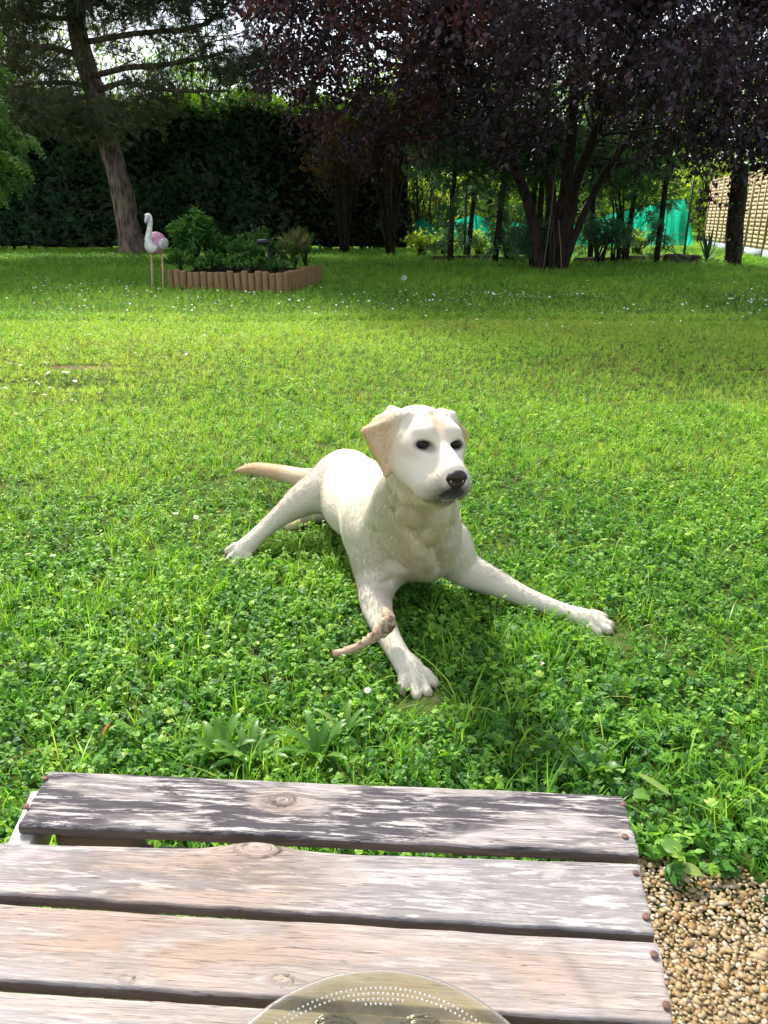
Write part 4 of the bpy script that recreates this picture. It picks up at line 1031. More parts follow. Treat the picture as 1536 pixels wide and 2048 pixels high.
def wire_fence():
    Y = 20.2; base = W(1370, 515, Y); base[2] = 0; root = empty('wire_fence', base, 'thin green wire mesh fence on slim posts in front of the netting', 'fence')
    h = N('green_wire'); WM = h.done(h.bsdf((.012, .05, .03), .5, .4)); x0, x1 = W(860, 500, Y)[0], W(1372, 500, Y)[0]; hgt = 1.75
    for x in (W(929, 500, Y)[0], W(1140, 500, Y)[0], W(1369, 500, Y)[0]): b = MB(); b.tube(rel([(x, Y, -.05), (x, Y, hgt + .05)], base), [.028, .028], 8); b.build('post', WM, root)
    b = MB()
    for z in np.arange(.05, hgt, .1): b.tube(rel([(x0, Y, z), (x1, Y, z)], base), [.0022, .0022], 3, cap=False)
    for x in np.arange(x0, x1, .075): b.tube(rel([(x, Y, 0.02), (x, Y, hgt)], base), [.0018, .0018], 3, cap=False)
    b.build('wire_mesh', WM, root, kind='stuff')
wire_fence()
LOGM = bark('log_bark', (.012, .010, .008), (.09, .07, .05), 9)
for a, c, r_, lb in (((862, 524), (1062, 521), .07, 'long dark pole lying along the back edge of the lawn left of the plum'), ((1150, 527), (1340, 522), .08, 'long dark pole lying along the back edge right of the plum'), ((1325, 528), (1400, 528), .13, 'short thick dark log lying by the spiky plant')):
    A, B = G(*a), G(*c); b = MB(); t = np.linspace(0, 1, 7)[:, None]; P = A * (1 - t) + B * t + (0, 0, r_ * .7) + rng.normal(size=(7, 3)) * .015; b.tube(rel(P, A), r_ * (1 + rng.normal(size=7) * .1), 9, rough=.12)
    o = b.build('fallen_log', LOGM, None, True, label=lb, cat='log', group='dark logs along the back edge'); o.location = A

# ================================================================== woven wooden fence on the right
def woven_fence():
    A0, B0 = np.array([10.8, 27.5, 0]), np.array([9.45, 20.3, 0]); d = (B0 - A0); d[2] = 0; Ld = np.linalg.norm(d); d /= Ld; nrm = np.array([d[1], -d[0], 0]);
    if nrm[0] > 0: nrm = -nrm
    root = empty('woven_fence', A0, 'tan woven-slat wooden fence on a low concrete base at the right edge', 'fence')
    h = N('fence_wood'); g = h.attr('tint'); tc = h.n('ShaderNodeTexCoord'); mm = h.n('ShaderNodeMapping', {'Vector': tc.outputs['Object'], 'Scale': (3, 3, 60)}); s = h.noise(mm.outputs[0], 1, 4)
    FW = h.done(h.bsdf(h.mix(s.outputs['Fac'], h.mix(g.outputs['Fac'], (.42, .32, .20), (.52, .41, .27)), h.mix(g.outputs['Fac'], (.50, .36, .21), (.60, .46, .29))), .7, .2, s.outputs['Fac'], .3, .003))
    h = N('fence_concrete'); s = h.noise(h.n('ShaderNodeNewGeometry').outputs['Position'], 9, 4); CM = h.done(h.bsdf(h.mix(s.outputs['Fac'], (.32, .36, .40), (.46, .50, .54)), .9, .1))
    z0 = .22; H_ = 1.80; pw = 1.8; ns = 18; sh = H_ / ns
    slat_me = {}
    for ph in (0, 1):
        for tv in range(3):
            n = 13; t = np.linspace(0, 1, n); V = []
            off = .006 * np.cos(t * math.pi * 6 + ph * math.pi)
            for i in range(n):
                for sz, sy in ((-.5, -.5), (.5, -.5), (.5, .5), (-.5, .5)): V.append(d * t[i] * (pw - .05) + nrm * (off[i] + sy * .007) + (0, 0, sz * sh * .955))
            F = [[i * 4 + k, i * 4 + (k + 1) % 4, i * 4 + 4 + (k + 1) % 4, i * 4 + 4 + k] for i in range(n - 1) for k in range(4)] + [[3, 2, 1, 0], [4 * n - 4, 4 * n - 3, 4 * n - 2, 4 * n - 1]]
            slat_me[ph, tv] = mesh_np('slat', V, np.array(F), False, {'tint': np.full(len(V), tv / 2)}, (FW,))
    for p in range(5):
        o0 = d * (p * (pw + .06) + .06)
        pn = link('fence_panel', None, root, loc=o0); pn.empty_display_size = .1
        for k in range(ns):
            o = link('slat', slat_me[k % 2, int(rng.integers(0, 3))], pn); o.location = (d * .025) + np.array([0, 0, z0 + (k + .5) * sh])
        for t in (0, 1 / 3., 2 / 3., 1):
            b = MB(); b.box(d * (.0 + t * pw) + (0, 0, z0 + H_ / 2), (.045, .055, H_ + .04), np.stack([d, nrm, (0, 0, 1)], 1), .3); b.build('batten', FW, pn)
        b = MB(); b.box(d * pw / 2 + (0, 0, z0 + H_ + .04), (pw + .04, .06, .035), np.stack([d, nrm, (0, 0, 1)], 1), .6); b.build('top_rail', FW, pn)
        b = MB(); b.box(o0 + d * pw / 2 + (0, 0, .08), (pw + .05, .05, .25), np.stack([d, nrm, (0, 0, 1)], 1)); b.build('concrete_base', CM, root)
        b = MB(); b.box(o0 + d * -.03 + (0, 0, z0 + .9), (.055, .09, 2.05), np.stack([d, nrm, (0, 0, 1)], 1), .2); b.build('post', FW, root)
woven_fence()

# ================================================================== dark leaning trunk, spiky plant, canes
def leaning():
    b0 = G(1464, 531); root = empty('leaning_post', b0, 'dark thick post leaning to the right in front of the woven fence', 'post')
    top = W(1481, 332, 16.6); P = [b0 + (0, 0, -.05), b0 * .66 + top * .34 + (-.02, 0, 0), b0 * .33 + top * .67 + (.015, 0, 0), top]; P = [P[0] * (1 - t) + P[-1] * t + rng.normal(size=3) * .01 for t in np.linspace(0, 1, 8)]
    b = MB(); b.tube(rel(P, b0), [.19, .175, .17, .165, .165, .16, .16, .15], 14, rough=.14); b.build('shaft', DARK_BARK, root, True)
    pos = np.array(P)[rng.integers(0, 8, 260)] + rng.normal(size=(260, 3)) * (.12, .12, .14); n = 260
    foliage('ivy_foliage', LEAF, pos, rand_rot(n), rng.uniform(.05, .09, n), rng.uniform(0, .3, n), HEDGE_L, root, b0)
leaning()
def yucca():
    b0 = G(1412, 527); root = empty('spiky_plant', b0, 'spiky sword-leaved plant left of the leaning post', 'plant'); m = leaf_mat('sword_leaf', [(0, (.008, .022, .016)), (1, (.03, .07, .04))], .2, 1.2)
    for k in range(26):
        a = rng.random() * 6.28; e = rng.uniform(.25, 1.35); L_ = rng.uniform(.5, .82); V = []
        for i in range(7):
            t = i / 6; r_ = L_ * t * math.sin(e) * (1 + .15 * t); z = .05 + L_ * t * math.cos(e) - .22 * t ** 3 * (e > .8); w = .026 * (1 - t ** 2.5) * (.6 + t * .6) + .001
            c, s = math.cos(a), math.sin(a); V += [(c * r_ - s * w, s * r_ + c * w, z + .008), (c * r_, s * r_, z), (c * r_ + s * w, s * r_ - c * w, z + .008)]
        F = [[i * 3 + q, i * 3 + q + 1, i * 3 + q + 4, i * 3 + q + 3] for i in range(6) for q in (0, 1)]
        link('leaf', mesh_np('sword', V, np.array(F), True, {'tint': np.full(len(V), rng.random())}, (m,)), root)
yucca()
h = N('cane'); CANE = h.done(h.bsdf((.16, .11, .075), .7, .2)); h = N('green_cane'); CANE2 = h.done(h.bsdf((.02, .045, .03), .7, .2))
for (a, c, mt, lb) in (((1086, 541, 15.25), (1112, 338, 15.35), CANE, 'longest brown cane leaning to the right against the plum trunk'), ((1123, 546, 15.1), (1117, 440, 15.3), CANE, 'short brown cane leaning against the plum trunk, rightmost of the canes'), ((1098, 540, 15.2), (1107, 330, 15.4), CANE2, 'dark green cane leaning on the plum trunk, left of the middle'), ((1109, 541, 15.2), (1104, 380, 15.4), CANE2, 'dark green cane crossing behind the others at the plum trunk')):
    A, B = W(*a), W(*c); A[2] = 0; b = MB(); b.tube(rel([A, (A + B) / 2 + (.01, 0, 0), B], A), [.012, .011, .009], 6); o = b.build('garden_cane', mt, None, True, label=lb, cat='cane', group='canes against the plum trunk'); o.location = A

# ================================================================== conifer at the left edge
def cedar():
    b0 = np.array([-9.4, 14.2, 0]); root = empty('cedar_tree', b0, 'bright green feathery conifer reaching in at the left edge', 'tree')
    b = MB(); b.tube([(0, 0, -.05), (0, 0, 3), (.1, 0, 8)], [.2, .16, .04], 10, rough=.1); pos, dr, tn = [], [], []
    tips = [W(66, 278, 12.4), W(60, 268, 12.6), W(48, 318, 12.3), W(38, 352, 12.5), W(30, 250, 12.6), W(20, 300, 12.2), W(10, 235, 12.6), W(-30, 330, 12.4), W(2, 372, 12.6), W(-20, 260, 12.2), W(5, 130, 13), W(-10, 60, 13), W(-20, 180, 13), W(12, 205, 13)]
    for k in range(95):
        if k < len(tips): e = tips[k] - b0
        else:
            z = rng.uniform(.6, 7.5); a = rng.random() * 6.28; l = 2.7 * (1 - z / 9.5); e = np.array([math.cos(a) * l, math.sin(a) * l, z]);
            if e[0] + b0[0] > -7.0 and (e[1] + b0[1]) > 11: e[0] = -7.3 - b0[0]
        s = np.array([0, 0, min(7.8, e[2] + .5)]); m = (s + e) / 2 + (0, 0, .25); b.tube([s, m, e], [.04, .025, .006], 5)
        q = 90 if k < len(tips) else 34; t = rng.uniform(.15, 1, q)[:, None]; side = rng.normal(size=(q, 3)) * (.22, .22, .06) * (1.15 - t); p = m * (1 - t) + e * t + side - (0, 0, .10) * rng.random((q, 1))
        pos.append(p); dr.append((e - m) / np.linalg.norm(e - m) + side * 2.0 + rng.normal(size=(q, 3)) * .25 + (0, 0, -.75)); tn.append(.45 + .4 * t[:, 0] * (rng.random(q)) + rng.normal(size=q) * .1)
    b.build('trunk', DARK_BARK, root, True); pos, dr, tn = map(np.concatenate, (pos, dr, tn)); n = len(pos)
    foliage('foliage', [spray_tmpl(30 + k, .2, 6, .026, .5) for k in range(3)], pos + b0, frame_from(dr, (0, 0, 1), rng.normal(size=n) * .5), rng.uniform(.7, 1.35, n), np.clip(tn, 0, 1), CONIF_L, root, b0)
cedar()
# ================================================================== low growth of the lawn: instanced leaves and blades, one object of kind stuff each
def leaflet(L_, w, n=4, serr=.0, fold=.25, droop=.3, tip=.0):
    """a leaflet along +Y, two strips folded on the midrib"""
    V, F = [], []
    for i in range(n + 1):
        t = i / n; ww = w * (math.sin(math.pi * min(1, (t * .86 + .10))) ** .8) * (1 if i % 2 == 0 or serr == 0 else 1 + serr)
        if i == n: ww = w * .05
        z = -droop * L_ * t * t
        V += [(-ww, L_ * t - (serr * .2 * L_ if i % 2 else 0) * 0, z + fold * ww), (0, L_ * t, z), (ww, L_ * t, z + fold * ww)]
    for i in range(n):
        a = i * 3; F += [[a, a + 1, a + 4, a + 3], [a + 1, a + 2, a + 5, a + 4]]
    return np.array(V), np.array(F)
def merge(parts):
    Vs, Fs, As, o = [], [], [], 0
    for V, F, a in parts: Vs.append(V); Fs.append(np.asarray(F) + o); As.append(np.full(len(V), a)); o += len(V)
    return np.concatenate(Vs), np.concatenate(Fs), np.concatenate(As)
def palmate(r, size, k=5, wid=.24, serr=.25):
    parts = []
    for q in range(k):
        a = (q - (k - 1) / 2) * (2.5 / k) * 1.05; L_ = size * (1 - .22 * abs(q - (k - 1) / 2) / ((k - 1) / 2 + .01)) * r.uniform(.9, 1.1)
        V, F = leaflet(L_, L_ * wid, 4, serr, r.uniform(.15, .4), r.uniform(.05, .4))
        V = V @ eul(r.normal() * .15, 0, a + r.normal() * .06).T; parts.append((V, F, r.uniform(-.05, .05)))
    return parts
def stalk(p0, p1, w):
    d = np.array(p1) - p0; s = np.cross(d, (0.3, .2, 1)); s = s / (np.linalg.norm(s) + 1e-9) * w
    m = (np.array(p0) + p1) / 2 + (0, 0, .15 * np.linalg.norm(d))
    return np.array([p0 - s, p0 + s, m + s, m - s, p1 + s * .6, p1 - s * .6]), np.array([[0, 1, 2, 3], [3, 2, 4, 5]])
def plant_tmpl(seed, kind):
    r = np.random.default_rng(seed); parts = []
    if kind in ('cinq', 'clover'):
        for q in range(r.integers(5, 8)):
            a = r.random() * 6.28; rad = r.uniform(.004, .042); h_ = r.uniform(.012, .050) * (1 - rad * 6)
            tip = np.array([rad * math.cos(a), rad * math.sin(a), h_]); t0 = r.uniform(-.36, .34)
            S_, SF = stalk(np.array([rad * .3 * math.cos(a), rad * .3 * math.sin(a), 0]), tip, .0007); parts.append((S_, SF, .1))
            if kind == 'cinq': lf = palmate(r, r.uniform(.010, .019), 5, .19)
            else: lf = palmate(r, r.uniform(.008, .014), 3, .46, 0)
            M = eul(r.uniform(-.7, .7), r.normal() * .45, a - math.pi / 2 + r.normal() * .5)
            for V, F, t in lf: parts.append((V @ M.T + tip, F, t + t0))
    elif kind in ('grass', 'dry'):
        for q in range(r.integers(4, 8)):
            a = r.random() * 6.28; L_ = r.uniform(.035, .095); w = r.uniform(.0009, .0021); bend = r.uniform(.15, .9); o = np.array([r.normal() * .010, r.normal() * .010, 0])
            V = []
            for i in range(5):
                t = i / 4; rr = L_ * bend * t * t; z = L_ * t * (1 - .35 * bend * t); ww = w * (1 - t ** 2.2) + .0001
                c, s = math.cos(a), math.sin(a); V += [(c * rr - s * ww, s * rr + c * ww, z), (c * rr + s * ww, s * rr - c * ww, z + .0003)]
            F = [[i * 2, i * 2 + 1, i * 2 + 3, i * 2 + 2] for i in range(4)]; parts.append((np.array(V) + o, np.array(F), r.uniform(-.2, .2)))
    elif kind == 'sprig':
        for q in range(r.integers(3, 5)):
            a = r.random() * 6.28; lean = r.uniform(.1, .6); H_ = r.uniform(.03, .07)
            d = np.array([math.cos(a) * lean, math.sin(a) * lean, 1]); d /= np.linalg.norm(d); S_, SF = stalk(np.zeros(3), d * H_, .0006); parts.append((S_, SF, .1))
            t0 = r.uniform(-.2, .25)
            for k in range(7):
                V, F = leaflet(r.uniform(.008, .015), r.uniform(.0025, .0045), 3, 0, .2, .2); M = eul(r.uniform(-.1, .6), 0, k * 2.4 + r.random())
                parts.append((V @ M.T + d * H_ * (k + 1.5) / 8.5, F, t0))
    return merge(parts)
LEAF_STOPS = [(0, (.026, .085, .016)), (.25, (.052, .165, .024)), (.5, (.112, .275, .032)), (.75, (.220, .395, .045)), (1, (.38, .49, .085))]
def scatter(name, tmpls, pos, rot, scl, which, tint, mat, label=None):
    """one object: a point cloud mesh with a geometry-nodes modifier that puts a template on every point"""
    n = len(pos)
    me = mesh_np(name, pos, np.zeros((0, 3), int), attrs={'rot': rot, 'scl': scl, 'tint': tint, 'which': which.astype(float)}) if False else bpy.data.meshes.new(name)
    me.vertices.add(n); me.vertices.foreach_set('co', np.asarray(pos, np.float32).ravel())
    for k, a in (('scl', scl), ('tint', tint), ('which', which)):
        at = me.attributes.new(k, 'FLOAT', 'POINT'); at.data.foreach_set('value', np.asarray(a, np.float32))
    at = me.attributes.new('rot', 'FLOAT_VECTOR', 'POINT'); at.data.foreach_set('vector', np.asarray(rot, np.float32).ravel())
    o = link(name, me, kind='stuff', label=label)
    ng = bpy.data.node_groups.new(name + '_nodes', 'GeometryNodeTree')
    ng.interface.new_socket('Geometry', in_out='INPUT', socket_type='NodeSocketGeometry'); ng.interface.new_socket('Geometry', in_out='OUTPUT', socket_type='NodeSocketGeometry')
    gi, go = ng.nodes.new('NodeGroupInput'), ng.nodes.new('NodeGroupOutput'); J = ng.nodes.new('GeometryNodeGeometryToInstance')
    src = []
    for i, (V, F, A) in enumerate(tmpls):
        tm = mesh_np(name + '_shape', V, F, False, {'lt': A}, (mat,)); so = bpy.data.objects.new(name + '_shape', tm); src.append(so)
    nodes = []
    for so in reversed(src):
        oi = ng.nodes.new('GeometryNodeObjectInfo'); oi.inputs['Object'].default_value = so; g2 = ng.nodes.new('GeometryNodeGeometryToInstance')
        ng.links.new(oi.outputs['Geometry'], g2.inputs[0]); nodes.append(g2)
    jn = ng.nodes.new('GeometryNodeJoinGeometry')
    for g2 in nodes: ng.links.new(g2.outputs[0], jn.inputs[0])
    ip = ng.nodes.new('GeometryNodeInstanceOnPoints'); ip.inputs['Pick Instance'].default_value = True
    def na(nm, dt):
        x = ng.nodes.new('GeometryNodeInputNamedAttribute'); x.data_type = dt; x.inputs['Name'].default_value = nm; return x.outputs['Attribute']
    m2p = ng.nodes.new('GeometryNodeMeshToPoints'); ng.links.new(gi.outputs[0], m2p.inputs[0]); ng.links.new(m2p.outputs[0], ip.inputs['Points'])
    ng.links.new(jn.outputs[0], ip.inputs['Instance'])
    f2i = ng.nodes.new('FunctionNodeFloatToInt'); ng.links.new(na('which', 'FLOAT'), f2i.inputs[0]); ng.links.new(f2i.outputs[0], ip.inputs['Instance Index'])
    e2r = ng.nodes.new('FunctionNodeEulerToRotation'); ng.links.new(na('rot', 'FLOAT_VECTOR'), e2r.inputs[0]); ng.links.new(e2r.outputs[0], ip.inputs['Rotation'])
    ng.links.new(na('scl', 'FLOAT'), ip.inputs['Scale'])
    ng.links.new(ip.outputs[0], go.inputs[0])
    md = o.modifiers.new('scatter', 'NODES'); md.node_group = ng
    return o
def herb_mat(name, stops, trans=.42, tcol=1.7, rough=.45, spec=.3):
    h = N(name)
    fac = h.math('ADD', h.attr('tint', 'INSTANCER').outputs['Fac'], h.attr('lt').outputs['Fac'], True)
    nn = h.noise(h.n('ShaderNodeNewGeometry').outputs['Position'], 150, 2)
    fac = h.math('ADD', fac, h.math('MULTIPLY', h.math('SUBTRACT', nn.outputs['Fac'], .5), .25), True)
    c = h.ramp(fac, stops); b = h.bsdf(c, rough, spec)
    tc = h.mix(1.0, c, (tcol, tcol * 1.1, tcol * .4), 'MULTIPLY'); tr = h.n('ShaderNodeBsdfTranslucent', {'Color': tc})
    mx = h.n('ShaderNodeMixShader', {0: trans}); h.t.links.new(b.outputs[0], mx.inputs[1]); h.t.links.new(tr.outputs[0], mx.inputs[2])
    return h.done(mx)
HERB = herb_mat('herb_leaves', LEAF_STOPS)
GRASS = herb_mat('grass_blades', [(0, (.055, .15, .018)), (.35, (.12, .30, .032)), (.7, (.28, .45, .050)), (1, (.49, .53, .12))], .4, 1.5, .4, .35)
DRY = herb_mat('dry_blades', [(0, (.16, .13, .05)), (.5, (.32, .27, .12)), (1, (.22, .10, .05))], .3, 1.0, .7, .1)
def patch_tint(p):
    """broad drift of colour over the lawn: yellower thin turf in the middle distance, dark lush growth near, tree shade put into the far tint"""
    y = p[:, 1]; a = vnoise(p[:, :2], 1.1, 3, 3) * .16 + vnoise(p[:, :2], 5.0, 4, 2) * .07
    base = np.interp(y, [0, 1.6, 2.6, 3.5, 5, 7.5, 9, 14, 22], [.37, .42, .50, .62, .75, .80, .48, .40, .46])  # drops behind the yellow turf, deepening the tree shade by colour
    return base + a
_dV, _dQ = DOG[0], DOG[1]
dog_bvh = BVHTree.FromPolygons([tuple(v) for v in _dV.tolist()], _dQ.tolist())
def clear_of_dog(p, hgt):
    """false where a plant of this height would stand inside the dog"""
    ok = np.ones(len(p), bool)
    near = (np.abs(p[:, 0]) < .75) & (p[:, 1] > 1.3) & (p[:, 1] < 3.1)
    for i in np.where(near)[0]:
        hit = dog_bvh.ray_cast((p[i, 0], p[i, 1], -.03), (0, 0, 1), 1.0)
        if hit[0] is not None and hit[0].z < hgt[i] * .55: ok[i] = False
        else:
            q = dog_bvh.find_nearest((p[i, 0], p[i, 1], hgt[i] * .7), .03)
            if q[0] is not None and q[0].z > -.01 and hgt[i] > .05 and q[3] < .012: ok[i] = False
    return ok
def ground_points(y0, y1, dens, half0, slope):
    out = []
    y = y0
    A = (half0 * 2 * (y1 - y0) + slope * (y1 ** 2 - y0 ** 2)); n = int(A * dens)
    yy = rng.random(n * 2) * (y1 - y0) + y0; hw = half0 + slope * yy; keep = rng.random(n * 2) < hw / (half0 + slope * y1)
    yy, hw = yy[keep], hw[keep]; xx = (rng.random(len(yy)) * 2 - 1) * hw
    return np.stack([xx, yy, ground_z(xx, yy)], 1)[:n]
def lawn_growth():
    T_ = [plant_tmpl(100 + k, 'cinq') for k in range(8)] + [plant_tmpl(200 + k, 'clover') for k in range(5)] + [plant_tmpl(300 + k, 'sprig') for k in range(4)]
    Gt = [plant_tmpl(400 + k, 'grass') for k in range(10)]; Dt = [plant_tmpl(500 + k, 'dry') for k in range(4)]
    # herbs
    P = np.concatenate([ground_points(.55, 2.2, 1900, 1.25, .56), ground_points(2.2, 4.2, 1200, 1.25, .56), ground_points(4.2, 8.5, 420, 1.4, .54), ground_points(8.5, 24, 60, 1.6, .54)])
    mix_ = vnoise(P[:, :2], 2.2, 9, 3)
    keep = (P[:, 1] > edge_y(P[:, 0]) - .01)
    keep &= ~((P[:, 1] > 2.8) & (rng.random(len(P)) < np.clip(.15 + .5 * (vnoise(P[:, :2], 1.3, 21, 2) + .2), 0, .75)))
    hq = G(165, 738); keep &= ((((P[:, 0] - hq[0]) / .30) ** 2 + ((P[:, 1] - hq[1]) / .09) ** 2) > 1) | (rng.random(len(P)) < .2)
    P = P[keep]; mix_ = mix_[keep]; n = len(P)
    w = np.where(mix_ + rng.normal(size=n) * .45 > .65, rng.integers(8, 13, n), rng.integers(0, 8, n)); w = np.where(rng.random(n) < .24, rng.integers(13, 17, n), w)
    hs = np.interp(P[:, 1], [0, 1.2, 2.0, 3.0, 5, 8, 20], [.95, .95, .85, .70, .70, .95, 1.9]) * rng.uniform(.7, 1.25, n)
    hs *= 1 + .25 * vnoise(P[:, :2], 3, 12, 2)
    edge = np.clip(1 - (P[:, 1] - edge_y(P[:, 0])) / .10, 0, 1) * (P[:, 0] > .2); hs *= 1 + .35 * edge
    ok = clear_of_dog(P, .05 * hs); P, w, hs = P[ok], w[ok], hs[ok]; n = len(P)
    for t, _ in DOG[6][:8]: hs *= 1 - .55 * np.exp(-(((P[:, 0] - t[0]) ** 2 + (P[:, 1] - t[1] + .03) ** 2) / .055 ** 2) ** 2)
    rot = np.stack([rng.normal(size=n) * .18, rng.normal(size=n) * .18, rng.random(n) * 6.28], 1)
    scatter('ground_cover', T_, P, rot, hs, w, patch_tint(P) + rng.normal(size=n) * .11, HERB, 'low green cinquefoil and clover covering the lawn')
    # grass
    P = np.concatenate([ground_points(.60, 2.2, 2100, 1.25, .56), ground_points(2.2, 4.2, 1500, 1.25, .56), ground_points(4.2, 8.5, 900, 1.4, .54), ground_points(8.5, 16, 330, 1.6, .54), ground_points(16, 30, 90, 1.6, .56)])
    cl = vnoise(P[:, :2], 6, 31, 2); keep = (P[:, 1] > edge_y(P[:, 0]) + .05) & ((rng.random(len(P)) < np.clip(.35 + cl * .8, .06, 1)) | (P[:, 1] > 3))
    keep &= ((((P[:, 0] - hq[0]) / .30) ** 2 + ((P[:, 1] - hq[1]) / .09) ** 2) > 1) | (rng.random(len(P)) < .15)
    P = P[keep]; n = len(P)
    hs = np.interp(P[:, 1], [0, 1.5, 2.4, 3.5, 6, 9, 16, 30], [.95, .88, .72, .60, .58, .80, 1.4, 2.0]) * rng.uniform(.5, 1.3, n) * (1 + .5 * (rng.random(n) > .9) * (P[:, 1] < 2.6))
    ok = clear_of_dog(P, .06 * hs); P, hs = P[ok], hs[ok]; n = len(P)
    for t, _ in DOG[6]: hs *= 1 - .6 * np.exp(-(((P[:, 0] - t[0]) ** 2 + (P[:, 1] - t[1] + .03) ** 2) / .055 ** 2) ** 2)
    rot = np.stack([rng.normal(size=n) * .28, rng.normal(size=n) * .28, rng.random(n) * 6.28], 1)
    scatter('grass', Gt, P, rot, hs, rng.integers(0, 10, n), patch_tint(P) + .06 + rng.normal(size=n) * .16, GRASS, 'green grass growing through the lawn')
    P = np.concatenate([ground_points(.9, 3, 70, 1.25, .56), ground_points(3, 8.0, 260, 1.4, .54)]); P = P[P[:, 1] > edge_y(P[:, 0]) + .05]
    P = P[(rng.random(len(P)) < np.clip(.25 + vnoise(P[:, :2], 2.1, 77, 3) * .8, .03, 1))]
    hs = rng.uniform(.4, .9, len(P)); ok = clear_of_dog(P, .05 * hs); P, hs = P[ok], hs[ok]; n = len(P)
    rot = np.stack([rng.normal(size=n) * .5, rng.normal(size=n) * .5, rng.random(n) * 6.28], 1)
    scatter('dry_grass', Dt, P, rot, hs, rng.integers(0, 4, n), rng.random(n), DRY, 'straw coloured dead grass lying in the lawn')
lawn_growth()
# ================================================================== the slatted wooden table and the glass plate on it
TZ = .42
def T(px, py, z=TZ): return G(px, py, z)
def wood_mat():
    h = N('weathered_wood')
    g = h.attr('grain'); wv = h.attr('warm'); kn = h.attr('knot')
    gv = g.outputs['Vector']
    m1 = h.n('ShaderNodeMapping', {'Vector': gv, 'Scale': (13, 150, 1)}); s1 = h.noise(m1.outputs[0], 1.0, 6, .62, .6)
    m2 = h.n('ShaderNodeMapping', {'Vector': gv, 'Scale': (34, 560, 1)}); s2 = h.noise(m2.outputs[0], 1.0, 5, .7, .3)
    m3 = h.n('ShaderNodeMapping', {'Vector': gv, 'Scale': (5.5, 20, 1)}); s3 = h.noise(m3.outputs[0], 1.0, 5, .6, .8)
    m4 = h.n('ShaderNodeMapping', {'Vector': gv, 'Scale': (20, 210, 1), 'Location': (3, 5, 1)}); s4 = h.noise(m4.outputs[0], 1.0, 7, .72, .5)
    pale = h.mix(s2.outputs['Fac'], (.19, .172, .163), (.56, .53, .52))
    warm = h.mix(s2.outputs['Fac'], (.15, .092, .062), (.45, .345, .27))
    base = h.mix(h.math('MULTIPLY', wv.outputs['Fac'], h.ramp(s3.outputs['Fac'], [(.30, (.1, .1, .1)), (.55, (1, 1, 1))]).outputs[0]), pale, warm)
    # soot-dark weathering streaks, in patches
    patch = h.ramp(s3.outputs['Fac'], [(.47, (1, 1, 1)), (.60, (.25, .25, .25))])
    gk = h.attr('grey'); am = h.math('MULTIPLY', patch.outputs[0], gk.outputs['Fac'])
    st = h.ramp(s1.outputs['Fac'], [(.47, (1, 1, 1)), (.545, (0, 0, 0))]); st2 = h.ramp(s4.outputs['Fac'], [(.48, (1, 1, 1)), (.54, (0, 0, 0))])
    sm = h.math('MAXIMUM', st.outputs[0], st2.outputs[0]); sm = h.math('MULTIPLY', sm, am, True)
    c = h.mix(h.math('MULTIPLY', sm, .97), base, h.mix(s2.outputs['Fac'], (.012, .011, .016), (.085, .075, .085)))
    fine = h.ramp(s2.outputs['Fac'], [(.30, (.45, .42, .42)), (.42, (1, 1, 1))]); c = h.mix(.55, c, fine, 'MULTIPLY')
    # knots and stains
    c = h.mix(h.math('MULTIPLY', kn.outputs['Fac'], .9, True), c, (.07, .035, .022))
    c = h.mix(h.math('MULTIPLY', h.attr('edge').outputs['Fac'], .80, True), c, h.mix(s4.outputs['Fac'], (.045, .035, .030), (.20, .16, .13)))
    m5 = h.n('ShaderNodeMapping', {'Vector': gv, 'Scale': (5, 230, 1), 'Location': (7, 2, 0)}); s5 = h.noise(m5.outputs[0], 1.0, 3, .5, .4)
    ck = h.ramp(h.math('ABSOLUTE', h.math('SUBTRACT', s5.outputs['Fac'], .5)), [(.004, (1, 1, 1)), (.016, (0, 0, 0))]); ckm = h.math('MULTIPLY', ck.outputs[0], h.ramp(s3.outputs['Fac'], [(.40, (0, 0, 0)), (.58, (1, 1, 1))]).outputs[0])
    c = h.mix(h.math('MULTIPLY', ckm, .75), c, (.03, .024, .022))
    bump = h.math('ADD', h.math('MULTIPLY', s2.outputs['Fac'], .6), h.math('MULTIPLY', s1.outputs['Fac'], .9))
    return h.done(h.bsdf(c, .82, .15, bump, .55, .0022))
WOOD = wood_mat()
def plain_wood(name, a, b, sc=(2, 60, 60), rough=.85, bstr=.4):
    h = N(name); tc = h.n('ShaderNodeTexCoord'); m = h.n('ShaderNodeMapping', {'Vector': tc.outputs['Object'], 'Scale': sc}); s = h.noise(m.outputs[0], 1, 6, .65, .4)
    n2 = h.noise(tc.outputs['Object'], 6, 4)
    c = h.mix(s.outputs['Fac'], a, b); c = h.mix(.5, c, h.mix(n2.outputs['Fac'], (.4, .4, .4), (1.3, 1.3, 1.3)), 'MULTIPLY')
    return h.done(h.bsdf(c, rough, .15, s.outputs['Fac'], bstr, .003))
h = N('rusty_nail'); nn = h.noise(h.n('ShaderNodeNewGeometry').outputs['Position'], 900, 4)
NAIL = h.done(h.bsdf(h.mix(nn.outputs['Fac'], (.05, .022, .018), (.20, .10, .075)), .6, .4, nn.outputs['Fac'], .6, .0006, Metallic=.35))
